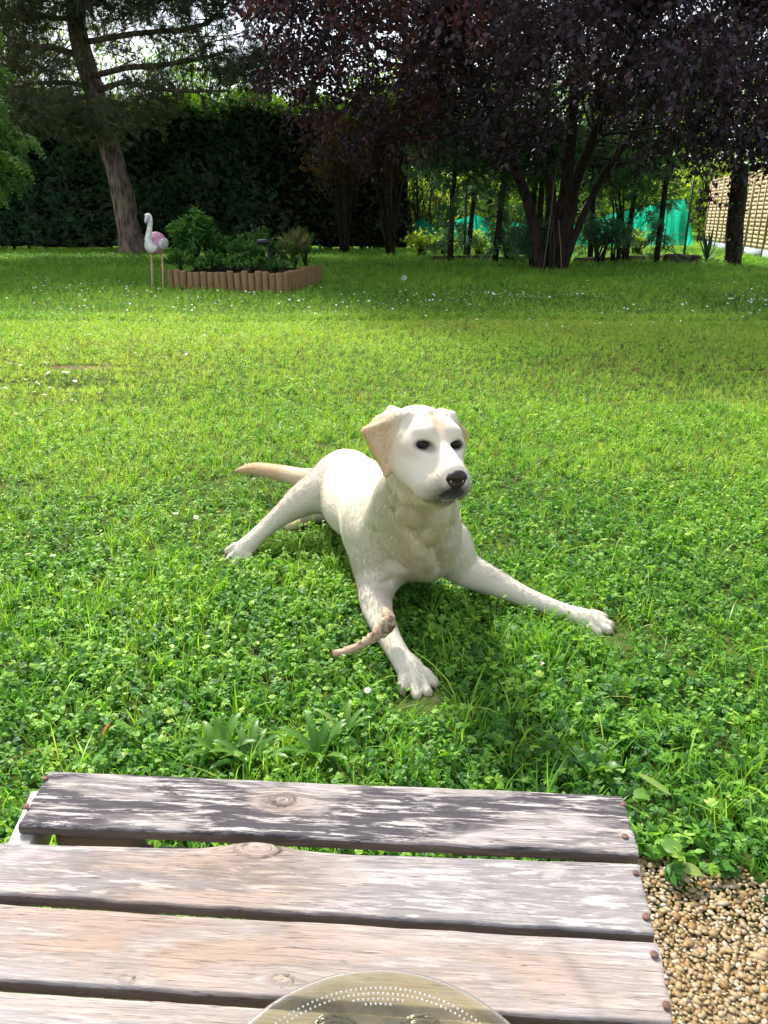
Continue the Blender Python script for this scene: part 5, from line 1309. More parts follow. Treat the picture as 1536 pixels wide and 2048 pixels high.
def plank(root, A, B, C, D, th, seed, knots=(), warm=0.0, grey=1.0, warmspots=(), stains=()):
    """A far left, B far right, C near right, D near left (top surface, world)"""
    A, B, C, D = [np.array(v, float) for v in (A, B, C, D)]
    r = np.random.default_rng(seed)
    nu, nv = 320, 40
    Lx = np.linalg.norm(B - A); Wd = np.linalg.norm(D - A)
    # profile round the plank: top (nv), near edge, bottom, far edge
    u = np.linspace(0, 1, nu)
    top_v = np.concatenate([[0, .006, .02], np.linspace(.04, .96, nv - 6), [.98, .994, 1]])
    U, Vv = np.meshgrid(u, top_v, indexing='ij')
    P = (A[None, None] * (1 - U)[..., None] + B * U[..., None]) * (1 - Vv)[..., None] + (D * (1 - U)[..., None] + C * U[..., None]) * Vv[..., None]
    ex, ey = (B - A) / Lx, (D - A) / Wd
    x, y = U * Lx, Vv * Wd
    # uneven sides and rounded arrises
    wob = lambda s_, f: .0012 * vnoise(np.stack([x * f, np.full_like(x, s_)], -1), 1, seed, 4)
    side = (Vv - .5) * 2
    P = P + ey * (np.where(side < 0, wob(1, 38), wob(7, 38)) * np.abs(side) ** 6)[..., None]
    P = P + ex * ((.0022 * vnoise(np.stack([y * 60, y * 0 + seed], -1), 1, seed + 5, 3)) * (np.abs(U - .5) * 2) ** 200)[..., None]
    zt = .0009 * vnoise(np.stack([x * 9, y * 70], -1), 1, seed + 2, 3) + .0012 * vnoise(np.stack([x * 3, y * 10], -1), 1, seed + 3, 2)
    zt -= .0028 * np.clip((np.abs(side) - .95) / .05, 0, 1) ** 2 + .0015 * np.clip((np.abs(U - .5) * 2 - .994) / .006, 0, 1)
    # grain coordinates bend round each knot
    gx, gy = x.copy() + seed * 1.7, y.copy() + seed * .37
    kn = np.zeros_like(x)
    for kx, ky, ra, rb, bump in knots:
        dx, dy = (x - kx * Lx) / ra, (y - ky * Wd) / rb; d2 = dx ** 2 + dy ** 2
        infl = np.exp(-(dx / 3.2) ** 2 - (dy / 2.2) ** 2)
        gy += -np.sign(dy) * rb * 1.1 * np.exp(-(dx / 1.6) ** 2) * np.exp(-np.abs(dy) / 2.4) * (1 - np.exp(-d2 * 1.5))
        inside = d2 < 1
        gy = np.where(inside, np.sqrt(d2) * rb * 1.3 + seed, gy); gx = np.where(inside, np.arctan2(dy, dx) * .01, gx)
        d2 = d2 * (1 + .25 * vnoise(np.stack([dx, dy], -1), 1.3, seed, 3)) ** 2; ring = np.exp(-((np.sqrt(d2) - 1) / .10) ** 2) * np.clip(.35 + .75 * np.sin(np.arctan2(dy, dx) + seed + 2), 0, 1); ring2 = .22 * np.exp(-((np.sqrt(d2) - .62) / .08) ** 2)
        kn = np.maximum(kn, np.maximum(ring, ring2 * inside))
        zt += bump * np.exp(-d2 / 4) - .0022 * ring
        P = P - ey * (np.clip(-(dy), 0, 5) * 0)[..., None]
        if bump > .003: P = P - ey * (.007 * np.exp(-(dx / 1.7) ** 2) * (Vv < .3) * (1 - Vv / .3))[..., None]
    P[..., 2] += zt
    gw = np.full_like(x, warm)
    for kx, ky, ra, rb, am in warmspots: gw = np.maximum(gw, am * np.exp(-((x - kx * Lx) / ra) ** 2 - ((y - ky * Wd) / rb) ** 2))
    for sx, sy, tx, ty, w_, am in stains:
        a2, b2 = np.array([sx * Lx, sy * Wd]), np.array([tx * Lx, ty * Wd]); q = np.stack([x, y], -1); e = b2 - a2
        t = np.clip(((q - a2) @ e) / (e @ e), 0, 1); d = np.linalg.norm(q - a2 - t[..., None] * e, axis=-1); kn = np.maximum(kn, am * np.exp(-(d / w_) ** 2))
    n = nu * nv
    top = P.reshape(-1, 3)
    bot = P.copy(); bot[..., 2] = P[..., 2] - zt - th; bot = bot[:, [0, nv - 1]].reshape(-1, 3)
    i = np.arange(nu - 1)[:, None]; j = np.arange(nv - 1)[None]
    F = [np.stack([i * nv + j, (i + 1) * nv + j, (i + 1) * nv + j + 1, i * nv + j + 1], -1).reshape(-1, 4)[:, ::-1]]
    # separate side strips with their own verts for crisp edges
    S, G_, E_, K_, W_ = [top], [np.stack([gx, gy, gx * 0], -1).reshape(-1, 3)], [np.zeros(n)], [kn.ravel()], [gw.ravel()]
    off = n
    def strip(a, b, gA, gB, steps=5, rag=.0012):
        nonlocal off
        m = len(a); t = np.linspace(0, 1, steps)
        V = a[:, None] * (1 - t)[None, :, None] + b[:, None] * t[None, :, None]
        V = V + (r.normal(size=(m, steps, 1)) * .00025) * ey
        g_ = gA[:, None] * (1 - t)[None, :, None] + gB[:, None] * t[None, :, None]
        ii = np.arange(m - 1)[:, None]; jj = np.arange(steps - 1)[None]
        F.append(np.stack([ii * steps + jj, (ii + 1) * steps + jj, (ii + 1) * steps + jj + 1, ii * steps + jj + 1], -1).reshape(-1, 4) + off)
        S.append(V.reshape(-1, 3)); G_.append(g_.reshape(-1, 3)); E_.append(np.ones(m * steps)); K_.append(np.zeros(m * steps)); W_.append(np.full(m * steps, warm)); off += m * steps
    Pg = np.stack([gx, gy, gx * 0], -1); bt = bot.reshape(nu, 2, 3)
    strip(P[:, -1], bt[:, 1], Pg[:, -1], Pg[:, -1] + (0, th, 0)); strip(bt[:, 0], P[:, 0], Pg[:, 0] - (0, th, 0), Pg[:, 0])
    strip(bt[:, 1], bt[:, 0], Pg[:, -1], Pg[:, 0], 2)
    for q in (0, -1):                        # end grain
        b_ = bt[q, 0][None] * (1 - top_v)[:, None] + bt[q, 1][None] * top_v[:, None]
        if q == 0: strip(P[q], b_, Pg[q], Pg[q] + (.01, 0, 0))
        else: strip(b_, P[q], Pg[q] + (.01, 0, 0), Pg[q])
    V = np.concatenate(S); base = np.array(root.location)
    kk = np.concatenate(K_)
    me = mesh_np('plank', rel(V, base), F, True, {'grain': np.concatenate(G_), 'edge': np.concatenate(E_), 'knot': kk, 'warm': np.concatenate(W_), 'grey': np.full(len(V), grey)}, (WOOD,))
    return link('plank', me, root)
def nail(parent, base, p, rad=.0035, lift=.001, tilt=(0, 0)):
    th = np.linspace(0, math.pi / 2, 5); prof = [(0.0001, .0008)] + [(rad * math.sin(t), .0008 * math.cos(t)) for t in th[1:]] + [(rad, -.0006), (rad * .3, -.0008), (rad * .3, -.006)]
    V, F = lathe(prof, 14); V = V @ eul(tilt[0], tilt[1], 0).T + np.array(p) + (0, 0, lift)
    return link('nail', mesh_np('nail', rel(V, base), F, True, None, (NAIL,)), parent)
def table():
    root = empty('wooden_table', (0, .55, 0), 'low slatted table of grey weathered planks on the gravel', 'table')
    base = np.array([0, .55, 0])
    th = .013
    specs = [
        ((100, 1540), (1246, 1590), (1276, 1706), (34, 1646), 11, [(.425, .38, .014, .0085, .0004)], .25, 1.0, [(.42, .45, .05, .03, .8)], ()),
        ((-150, 1680), (1279, 1725), (1310, 1866), (-190, 1775), 12, [(.475, .08, .022, .008, .005)], .15, .55, [(.43, .5, .13, .05, 1.0), (.3, .7, .1, .05, .9)], ()),
        ((-190, 1795), (1313, 1884), (1352, 2046), (-235, 1945), 13, [(.52, .80, .010, .006, .0006), (.32, .9, .008, .004, .0)], .55, .32, [(.35, .4, .3, .06, 1.0), (.8, .5, .2, .05, .8)], [(.87, .1, .905, .7, .006, .22), (.905, .7, .91, .95, .005, .22), (.80, .25, .845, .30, .006, .20), (.58, .05, .50, .18, .012, .10)]),
        ((-240, 1966), (1358, 2068), (1410, 2270), (-300, 2150), 14, [(.7, .5, .015, .01, .001)], .4, .3, [(.5, .5, .3, .05, .8)], ()),
        ((-310, 2185), (1418, 2300), (1480, 2560), (-380, 2420), 15, [], .3, .5, [(.5, .5, .3, .05, .6)], ()),
    ]
    nails = [[((1246, 1609), .0032, -.0003), ((1250, 1674), .0034, -.0001), ((90, 1558), .0038, .0006), ((52, 1615), .0038, .0006)], [((1272, 1746), .0032, -.0004), ((1292, 1836), .0036, .001)],
             [((1308, 1914), .0036, .0022), ((1333, 2014), .0036, .001)], [((1370, 2130), .0036, .001)], []]
    for (a, b, c_, d, sd, kn, wm, gr, ws, st), nl in zip(specs, nails):
        pl = plank(root, T(*a), T(*b), T(*c_), T(*d), th, sd, kn, wm, gr, ws, st)
        for (p, rd, lf) in nl: nail(pl, base, T(*p), rd, lf + .0012, (rng.normal() * .12, rng.normal() * .12 + (.25 if lf > .002 else 0)))
    fr = plain_wood('frame_wood', (.10, .075, .055), (.32, .26, .20)); gwood = plain_wood('grey_frame_wood', (.30, .28, .26), (.52, .50, .47))
    def bar(name, a, b, w_, h_, m, par=root):
        a, b = np.array(a, float), np.array(b, float); d = b - a; Lg = np.linalg.norm(d); M = frame_from(d[None])[0]
        q = MB(); V = []
        n = 9
        for i in range(n):
            t = i / (n - 1)
            for sx, sz in ((-.5, -.5), (.5, -.5), (.5, .5), (-.5, .5)):
                V.append(a + d * t + M[:, 0] * sx * w_ * (1 + rng.normal() * .01) + M[:, 2] * sz * h_ * (1 + rng.normal() * .01))
        F = [[i * 4 + k, i * 4 + (k + 1) % 4, i * 4 + 4 + (k + 1) % 4, i * 4 + 4 + k] for i in range(n - 1) for k in range(4)] + [[3, 2, 1, 0], [4 * n - 4, 4 * n - 3, 4 * n - 2, 4 * n - 1]]
        q.add(rel(V, base), F); return q.build(name, m, par)
    z0 = TZ - th - .001
    fl_, fr_ = T(150, 1640), T(1215, 1690); nl_, nr_ = T(-60, 2300), T(1330, 2500)
    # rails under the planks at both ends and a lower stretcher seen through the gap
    bar('rail', (T(80, 1560)[0], T(80, 1560)[1], z0 - .022), (T(-250, 2400)[0], .12, z0 - .022), .022, .042, gwood)
    bar('rail', (T(1170, 1606)[0], T(1212, 1606)[1] - .01, z0 - .022), (.17, .12, z0 - .022), .022, .042, fr)
    bar('stretcher', (-.245, .640, .335), (.195, .617, .335), .018, .050, plain_wood('stretcher_wood', (.20, .17, .14), (.50, .46, .40)))
    bar('side_board', (-.345, .648, z0 - .034), (-.262, .644, z0 - .034), .03, .065, fr)
    for x, y in ((-.272, .63), (.215, .595), (-.33, .16), (.20, .14)): bar('leg', (x, y, .012), (x, y, z0 - .045), .042, .042, fr)
    return root
table()
def plate():
    c0 = T(757, 1938, TZ + .022); R0 = .130
    c = np.array([T(757, 1938, TZ + .022)[0], c0[1] - R0, TZ + .0015])
    root = empty('glass_plate', c, 'round pressed glass plate with an olive tint at the near edge of the table', 'plate')
    h = N('olive_glass')
    fr = h.n('ShaderNodeFresnel', {'IOR': 1.5}); nn = h.noise(h.n('ShaderNodeNewGeometry').outputs['Position'], 60, 3)
    tr = h.n('ShaderNodeBsdfTransparent', {'Color': (.80, .78, .64, 1)})
    gl = h.n('ShaderNodeBsdfGlossy', {'Color': (1, 1, 1, 1), 'Roughness': .08})
    df = h.n('ShaderNodeBsdfDiffuse', {'Color': (.30, .29, .18, 1)})
    n6 = h.noise(h.n('ShaderNodeNewGeometry').outputs['Position'], 28, 4); h.set(df, 'Color', h.mix(n6.outputs['Fac'], (.20, .21, .13), (.42, .29, .12))); m1 = h.n('ShaderNodeMixShader', {0: h.ramp(n6.outputs['Fac'], [(.35, (.04, .04, .04)), (.7, (.22, .22, .22))]).outputs[0]}); h.t.links.new(tr.outputs[0], m1.inputs[1]); h.t.links.new(df.outputs[0], m1.inputs[2])
    bp = h.n('ShaderNodeBump', {'Height': nn.outputs['Fac'], 'Strength': .3, 'Distance': .002}); h.t.links.new(bp.outputs[0], gl.inputs['Normal'])
    m2 = h.n('ShaderNodeMixShader', {0: h.math('MULTIPLY', fr.outputs[0], 1.3, True)}); h.t.links.new(m1.outputs[0], m2.inputs[1]); h.t.links.new(gl.outputs[0], m2.inputs[2])
    GM = h.done(m2)
    prof = [(.001, .003), (.060, .003), (.072, .0035), (.076, .006), (.082, .008), (.088, .009), (.110, .0145), (.122, .019), (.128, .0215), (.130, .0205), (.1295, .0185), (.122, .0155), (.110, .0115), (.088, .006), (.078, .001), (.072, 0), (.001, 0)]
    V, F = lathe(prof, 128)
    rr = np.hypot(V[:, 0], V[:, 1]); an = np.arctan2(V[:, 1], V[:, 0])
    link('dish', mesh_np('dish', V, F, True, None, (GM,)), root)
    top = lambda r: np.interp(r, [p[0] for p in prof[:9]], [p[1] for p in prof[:9]])
    th = np.linspace(0, math.pi, 5); sV, sF = lathe(np.stack([np.sin(th), np.cos(th)], 1), 7)
    P, S = [], []
    for ring, (r_, n_) in enumerate(((.1165, 190), (.1130, 186), (.1095, 180), (.1060, 176))):
        for k in range(n_):
            a = 2 * math.pi * (k + .5 * (ring % 2)) / n_
            sc = math.cos(a * 8)          # scalloped band
            if ring >= 2 and sc < (.05 if ring == 2 else .55): continue
            P.append((r_ * math.cos(a), r_ * math.sin(a), top(r_))); S.append(.00085)
    V, F, _ = stamp(sV, sF, np.array(P), np.tile(np.eye(3), (len(P), 1, 1)), np.array(S))
    link('embossed_bead', mesh_np('embossed_beads', V, F, True, None, (GM,)), root, kind='stuff')
    b = MB()
    for k in range(8):
        a0 = 2 * math.pi * (k + .5) / 8 + math.pi / 8 * 0
        for q, (cr, rr_) in enumerate(((.089, .005), (.089, .009), (.089, .013), (.089, .017), (.100, .004), (.100, .0065))):
            P = []
            for t in np.linspace(-1.35, 1.35, 11):
                r_ = cr + rr_ * math.cos(t) * .9; aa = a0 + rr_ * math.sin(t) / r_ * 1.25
                P.append((r_ * math.cos(aa), r_ * math.sin(aa), top(r_) + .0002))
            b.tube(P, np.array([.0003] + [.0010] * 9 + [.0003]), 6)
    for r_ in (.0845, .0905): 
        an = np.linspace(0, 2 * math.pi, 129); b.tube(np.stack([r_ * np.cos(an), r_ * np.sin(an), np.full(129, top(r_) + .0003)], 1), .0009, 5, cap=False)
    b.build('embossed_ornament', GM, root, True, kind='stuff')
plate()
# ================================================================== flower bed
LOGW = plain_wood('palisade_wood', (.095, .055, .024), (.36, .23, .11), (14, 14, 3), .8, .5)
A, B, C_ = G(338, 580), G(568, 587), G(640, 566)
BED_H = .27
def flower_bed():
    base = A.copy(); root = empty('log_edged_bed', base, 'raised flower bed edged with short upright brown logs', 'flower bed')
    mes = []
    for k in range(5):
        r = .050; hh = BED_H + rng.normal() * .008; V, F = lathe([(r * .97, -.08), (r, .02), (r * 1.0, hh - .012), (r * .80, hh - .002), (.001, hh + .001)], 12); V += rng.normal(size=V.shape) * .0012; V[:, 2] += V[:, 0] * rng.normal() * .06 * (V[:, 2] > hh - .03)
        mes.append(mesh_np('log', V, F, False, None, (LOGW,)))
    def row(P, Q):
        L_ = np.linalg.norm(Q - P); n = int(round(L_ / .104))
        for k in range(n):
            p = P + (Q - P) * (k + .5) / n + (rng.normal() * .004, rng.normal() * .004, rng.normal() * .006); o = link('log', mes[int(rng.integers(0, 5))], root); o.location = rel(p, base); o.rotation_euler = (rng.normal() * .012, rng.normal() * .012, rng.random() * 6.28)
    row(A, B); row(B, C_)
    h = N('bed_soil'); nn = h.noise(h.n('ShaderNodeNewGeometry').outputs['Position'], 25, 5); m = h.done(h.bsdf(h.mix(nn.outputs['Fac'], (.015, .011, .008), (.06, .045, .03)), .95, .05, nn.outputs['Fac'], 1, .03))
    D = A + (C_ - B); g = 14; V = []
    for i in range(g):
        for j in range(g): u, v = i / (g - 1), j / (g - 1); p = A * (1 - u) + B * u + (D - A) * v; V.append(p + (0, 0, BED_H - .05 + .03 * rng.random()) if 0 < i < g - 1 and 0 < j < g - 1 else p + (0, 0, BED_H - .08))
    i = np.arange(g - 1)[:, None] * g; j = np.arange(g - 1)[None]; link('soil', mesh_np('soil', rel(V, base), np.stack([i + j, i + g + j, i + g + j + 1, i + j + 1], -1).reshape(-1, 4), True, None, (m,)), root)
flower_bed()
def bedp(px, Y): p = W(px, 545, Y); p[2] = BED_H - .03; return p
def clump(name, px, Y, hgt, rad, n, lsz, tint, label, tm=None, up=.3, droop=.4, stems=14, cat='plant', mat=None):
    b0 = bedp(px, Y); root = empty(name, b0, label, cat); b = MB(); pos, dr, tn = [], [], []
    for k in range(stems):
        a = rng.random() * 6.28; u = rng.random() ** .5; e = np.array([math.cos(a) * rad * u, math.sin(a) * rad * u, hgt * math.sqrt(max(.1, 1 - (u * .85) ** 2)) * rng.uniform(.8, 1.05)]); m = e * (.35, .35, .55); b.tube([(0, 0, 0), m, e], [.006, .005, .002], 4)
        q = n // stems; t = rng.uniform(.15, 1.0, q)[:, None]; p = m * (1 - t) + e * t; out = p - (0, 0, hgt * .3); out[:, 2] *= .3; out /= np.linalg.norm(out, axis=1, keepdims=True)
        pos.append(p + rng.normal(size=(q, 3)) * rad * .05); dr.append(out + rng.normal(size=(q, 3)) * .55 + (0, 0, up)); tn.append(tint + rng.normal(size=q) * .09 + .1 * (t[:, 0] - .5))
    pos, dr, tn = map(np.concatenate, (pos, dr, tn)); m = len(pos); b.build('stems', GARDEN_L, root, kind='stuff')
    foliage('foliage', tm or [leaf2(1, .16, .2, droop)], pos + b0, frame_from(dr, (0, 0, 1), rng.normal(size=m) * .4), rng.uniform(.7, 1.2, m) * lsz, np.clip(tn, 0, 1), mat or GARDEN_L, root, b0)
clump('peony_bush', 394, 12.1, .78, .36, 900, .14, .42, 'tall leafy green bush on the left of the flower bed', stems=30, droop=.5)
clump('feathery_plant', 362, 11.75, .26, .22, 700, .09, .55, 'low feathery green plant at the left corner of the bed', tm=[leaf2(1, .06, .1, .2)], up=1.0)
clump('leafy_plant', 452, 12.2, .46, .26, 600, .085, .40, 'dull green shrub just right of the tall leafy bush', stems=22)
clump('leafy_plant', 482, 11.9, .50, .22, 520, .075, .50, 'mid-green plant in the middle of the bed', stems=20)
clump('leafy_plant', 428, 11.7, .26, .20, 420, .07, .48, 'small green plant in front of the tall leafy bush', stems=16)
clump('leafy_plant', 505, 11.6, .40, .16, 360, .075, .52, 'upright green plant just left of the black lamp', stems=12)
clump('airy_plant', 520, 12.6, .75, .22, 420, .06, .62, 'tallest thin-stemmed plant behind the black lamp', stems=16, up=.8)
clump('dry_grass_tuft', 590, 12.4, .50, .24, 480, .17, .84, 'straw coloured grass tuft at the right of the bed', tm=[leaf2(1, .02, .1, .15)], up=2.6, stems=30)
clump('leafy_plant', 612, 12.5, .52, .24, 520, .09, .42, 'blue-green bush at the far right corner of the bed', tm=[leaf2(1, .07, .1, .1)], up=1.2, stems=22)
clump('cushion_plant', 553, 11.55, .18, .24, 1100, .035, .40, 'low grey-green cushion spilling over the log corner', stems=40, tm=[leaf2(1, .2, .1, .1)], up=.8)
clump('leafy_plant', 570, 12.0, .42, .16, 300, .10, .72, 'yellow-green leafy plant in front of the straw grass tuft', stems=10)
clump('leafy_plant', 392, 11.55, .22, .20, 420, .06, .52, 'low green plant at the front of the bed under the tall bush', stems=16)
clump('leafy_plant', 468, 11.5, .24, .20, 420, .06, .46, 'low green plant at the front of the bed, left of the middle', stems=16)
clump('leafy_plant', 512, 11.45, .22, .18, 360, .055, .55, 'low green plant at the front of the bed below the lamp', stems=14)
clump('leafy_plant', 540, 12.4, .42, .24, 420, .08, .46, 'bushy green plant behind the lamp stake', stems=16)
clump('leafy_plant', 425, 12.6, .50, .26, 420, .08, .40, 'dark green plant at the back of the bed beside the tall bush', stems=16)
h = N('black_plastic'); BLK = h.done(h.bsdf((.012, .012, .014), .4, .4))
def lamp():
    b0 = bedp(538, 11.5); root = empty('garden_spotlight', b0, 'black spotlight lamp on a stake standing in the flower bed', 'lamp')
    z = W(538, 484, 11.5)[2] - b0[2]; b = MB(); b.tube([(0, 0, -.1), (0, 0, z - .02)], [.016, .014], 8); b.build('stake', BLK, root, True)
    b = MB(); b.tube([(-.145, .02, z), (-.12, .02, z), (-.02, 0, z + .005), (.02, 0, z + .003), (.03, 0, z)], [.034, .038, .037, .032, .02], 14); b.build('lamp_head', BLK, root, True)
    b = MB(); b.tube([(-.02, -.005, z - .04), (0, 0, z - .01)], [.018, .02], 8); b.build('bracket', BLK, root, True)
lamp()
h = N('salmon_petal'); SAL = h.done(h.bsdf((.75, .28, .22), .6, .2))
for px, py, lb in ((557, 520, 'small salmon flower right of the black lamp stake'), (530, 529, 'smaller salmon flower below the black lamp')):
    c = W(px, py, 11.45); b = MB()
    for k in range(8):
        a = k * .785; V, F = leaf2(.022, .008, .2, .2); b.add(V @ eul(.7, 0, a).T, F)
    b.tube([(0, 0, 0), (.0, .01, -(c[2] - BED_H))], [.002, .002], 4); o = b.build('flower', SAL, None, label=lb, cat='flower'); o.location = c

# ================================================================== garden flamingo
def flamingo():
    b0 = G(314, 579); Y = b0[1]; root = empty('flamingo_ornament', b0, 'pink garden flamingo ornament with a white neck beside the flower bed', 'ornament')
    w = lambda px, py, dy=0.0: rel(W(px, py, Y + dy), b0)
    def mt(nm, a, b_, sc=20, r=.55):
        h = N(nm); nn = h.noise(h.n('ShaderNodeTexCoord').outputs['Object'], sc, 5, .6); return h.done(h.bsdf(h.mix(h.ramp(nn.outputs['Fac'], [(.35, (0, 0, 0)), (.65, (1, 1, 1))]), a, b_), r, .3, nn.outputs['Fac'], .5, .006))
    pink = mt('flamingo_pink', (.42, .17, .27), (.66, .36, .48)); white = mt('flamingo_white', (.55, .56, .52), (.80, .80, .76)); leg = mt('flamingo_leg', (.45, .20, .14), (.68, .40, .32)); grey = mt('flamingo_wing', (.30, .30, .28), (.70, .66, .66), 26)
    c = w(311, 486)
    th = np.linspace(0, math.pi, 15); V, F = lathe(np.stack([np.sin(th), np.cos(th)], 1), 24)
    x, y, z = V.T; V2 = np.stack([x * .128, y * .19, z * .150], 1)
    V2[:, 2] += .03 * y; V2[:, 0] *= 1 - .15 * z; V2 += .006 * np.stack([x, y, z], 1) * vnoise(V2, 30, 3, 2)[:, None]
    link('body', mesh_np('flamingo_body', V2 @ eul(0, -.12, -.35).T + c, F, True, None, (pink,)), root)
    b = MB(); Q = [w(309, 500, -.16), w(300, 492, -.18), w(296, 478, -.19), w(299, 460, -.19), w(301, 444, -.18), w(299, 433, -.18), w(295, 429, -.18)]
    b.tube(Q, [.075, .060, .045, .036, .032, .034, .030], 12); b.build('neck', white, root, True)
    V3 = V * (.038, .050, .036) + w(295, 432, -.20); link('head', mesh_np('flamingo_head', V3, F, True, None, (white,)), root)
    b = MB(); b.tube([w(294, 434, -.23), w(292, 440, -.25), w(292, 446, -.255)], [.026, .023, .017], 10); b.build('beak', mt('beak_pale', (.30, .34, .42), (.66, .68, .70)), root, True)
    b = MB(); b.tube([w(292, 445, -.255), w(292, 449, -.25), w(292.5, 452, -.235)], [.018, .014, .005], 10); b.build('beak_tip', BLK, root, True)
    V4 = V * .009; 
    link('eye', mesh_np('flamingo_eye', V4 + w(291, 432, -.24), F, True, None, (BLK,)), root)
    V5 = V * (.035, .12, .075); link('wing', mesh_np('flamingo_wing', V5 @ eul(.3, 0, -.35).T + w(327, 488, -.04), F, True, None, (grey,)), root)
    link('breast', mesh_np('flamingo_breast', V * (.075, .07, .10) + w(300, 492, -.13), F, True, None, (grey,)), root)
    b = MB(); b.tube([w(325, 482, .12), w(331, 488, .2), w(330, 497, .26)], [.06, .04, .012], 8); b.build('tail', grey, root, True)
    for a, k_, f_ in (((303, 502, -.03), (304, 540, -.03), (305, 576, -.03)), ((323, 503, .02), (326, 542, .01), (326.5, 580, -.05))):
        P = [w(*a), w(*k_), w(*f_)]; P[2][2] = .015; b = MB(); b.tube([P[0], (P[0] + P[1]) / 2, P[1] + (0, 0, .012), P[1], P[1] - (0, 0, .012), (P[1] + P[2]) / 2, P[2]], [.016, .013, .015, .019, .015, .0125, .013], 9); b.build('leg', leg, root, True)
        b = MB()
        for q in (-.6, 0, .6): b.tube([P[2] + (0, 0, .004), P[2] + (math.sin(q) * .06 - .01, -math.cos(q) * .06, 0), P[2] + (math.sin(q) * .10 - .01, -math.cos(q) * .10, -.006)], [.013, .011, .004], 7)
        b.build('foot', leg, root, True)
flamingo()

# ================================================================== bone lying on the paw
def bone():
    P = [W(667, 1308, 1.575), W(690, 1304, 1.57), W(717, 1292, 1.565), W(745, 1276, 1.56), W(765, 1260, 1.56), W(777, 1242, 1.565), W(772, 1224, 1.58), W(768, 1216, 1.59)]
    b0 = P[0].copy(); h = N('chewed_bone'); nn = h.noise(h.n('ShaderNodeTexCoord').outputs['Object'], 70, 6, .7); n2 = h.noise(h.n('ShaderNodeTexCoord').outputs['Object'], 22, 4)
    c = h.ramp(nn.outputs['Fac'], [(.38, (.035, .018, .010)), (.48, (.24, .15, .09)), (.58, (.54, .42, .30))]); c = h.mix(h.ramp(n2.outputs['Fac'], [(.42, (0, 0, 0)), (.6, (1, 1, 1))]), c, (.50, .34, .24))
    m = h.done(h.bsdf(c, .6, .3, nn.outputs['Fac'], 1.0, .004)); b = MB(); Q, q = [], []; rd = [.009, .011, .009, .0135, .0175, .021, .0125, .005]
    for i in range(len(P) - 1):
        for t in np.arange(5) / 5: Q.append(P[i] * (1 - t) + P[i + 1] * t); q.append(rd[i] * (1 - t) + rd[i + 1] * t)
    Q.append(P[-1]); q.append(rd[-1]); Q, q = np.array(Q), np.array(q)
    for k in range(2): Q[1:-1] = (Q[:-2] + 2 * Q[1:-1] + Q[2:]) / 4
    b.tube(rel(Q, b0), q, 12, rough=.34); o = b.build('chewed_bone', m, None, True, label='brown chewed bone propped across the dog\'s front leg', cat='bone'); o.location = b0
bone()

# ================================================================== daisies
h = N('daisy_petal'); geo = h.n('ShaderNodeNewGeometry'); WP = h.done(h.bsdf(h.mix(h.attr('tint').outputs['Fac'], (.80, .79, .76), (.75, .38, .45)), .6, .2)); h = N('daisy_eye'); YP = h.done(h.bsdf((.72, .48, .04), .7, .2)); h = N('daisy_stem'); SM = h.done(h.bsdf((.07, .17, .03), .6, .2))
def daisy_mesh(seed, open_=.15):
    r = np.random.default_rng(seed); b = MB(); n = 17
    for k in range(n):
        a = 6.283 * k / n + r.normal() * .06; V, F = leaf2(.0088, .0015, .15, .0); M = eul(open_ + r.normal() * .12, 0, a); T_ = V @ M.T; b.add(T_ + (0, 0, 0), F, 0 if k % 3 else .3 * r.random())
    V, A_ = np.concatenate(b.V), np.concatenate(b.A); F = np.concatenate(b.F); nw = len(F)
    th = np.linspace(0, math.pi / 2, 4); V2, F2 = lathe(np.stack([np.sin(th) * .0034 + 1e-5, np.cos(th) * .0018], 1), 9); F2t = np.concatenate([F2[:, [0, 1, 2]], F2[:, [0, 2, 3]]]) + len(V)
    V3 = np.array([(-.0006, 0, 0), (.0006, 0, 0), (.0006, .004, -.05), (-.0006, .004, -.05), (0, -.0006, 0), (0, .0006, 0), (0, .0046, -.05), (0, .0034, -.05)]); F3 = np.array([[0, 1, 2], [0, 2, 3], [4, 5, 6], [4, 6, 7]]) + len(V) + len(V2)
    VV = np.concatenate([V, V2, V3]); AA = np.concatenate([A_, np.zeros(len(V2) + len(V3))])
    return mesh_np('daisy', VV, np.concatenate([F, F2t, F3]), False, {'tint': AA}, (WP, YP, SM), np.concatenate([np.zeros(nw), np.ones(len(F2t)), np.full(len(F3), 2)]).astype(int))
DM = [daisy_mesh(k, (.05, .2, .9, -.1)[k]) for k in range(4)]
near = [(352, 1027, 'open white daisy left of the dog, topmost of four'), (338, 1042, 'white daisy below the topmost one left of the dog'), (330, 1029, 'pinkish half-open daisy left of the dog'), (392, 1034, 'daisy nearest the dog\'s hind leg, right of the other three'), (463, 1216, 'white daisy alone in the grass below the hind paw'), (735, 1381, 'daisy with a yellow centre left of the front paw'),
        (1083, 1330, 'tiny white daisy in the leaves right of the front paw'), (107, 1110, 'pink daisy bud at the far left beside a white one'), (56, 1108, 'white daisy at the far left edge of the near lawn'), (66, 980, 'small daisy near the left edge level with the tail'), (1123, 763, 'white daisy on the sunlit lawn right of the dog\'s head'), (1510, 775, 'white daisy at the right edge of the sunlit lawn'),
        (1002, 676, 'daisy behind and right of the dog on the sunlit lawn'), (206, 940, 'daisy on the lawn left of the tail'), (508, 960, 'white daisy just below the dog\'s tail'), (172, 829, 'largest open daisy of the patch at the left')]
for i, (px, py, lb) in enumerate(near):
    z = .062 if py > 900 else .045; p = G(px, py, z); o = link('daisy', DM[i % 4], label=lb, cat='daisy', group='daisies in the lawn'); o.location = p; o.rotation_euler = (rng.normal() * .3 + .25, rng.normal() * .3, rng.random() * 6.28); s = (1.25 if i == 15 else 1.0) * rng.uniform(.9, 1.2); o.scale = (s, s, s)
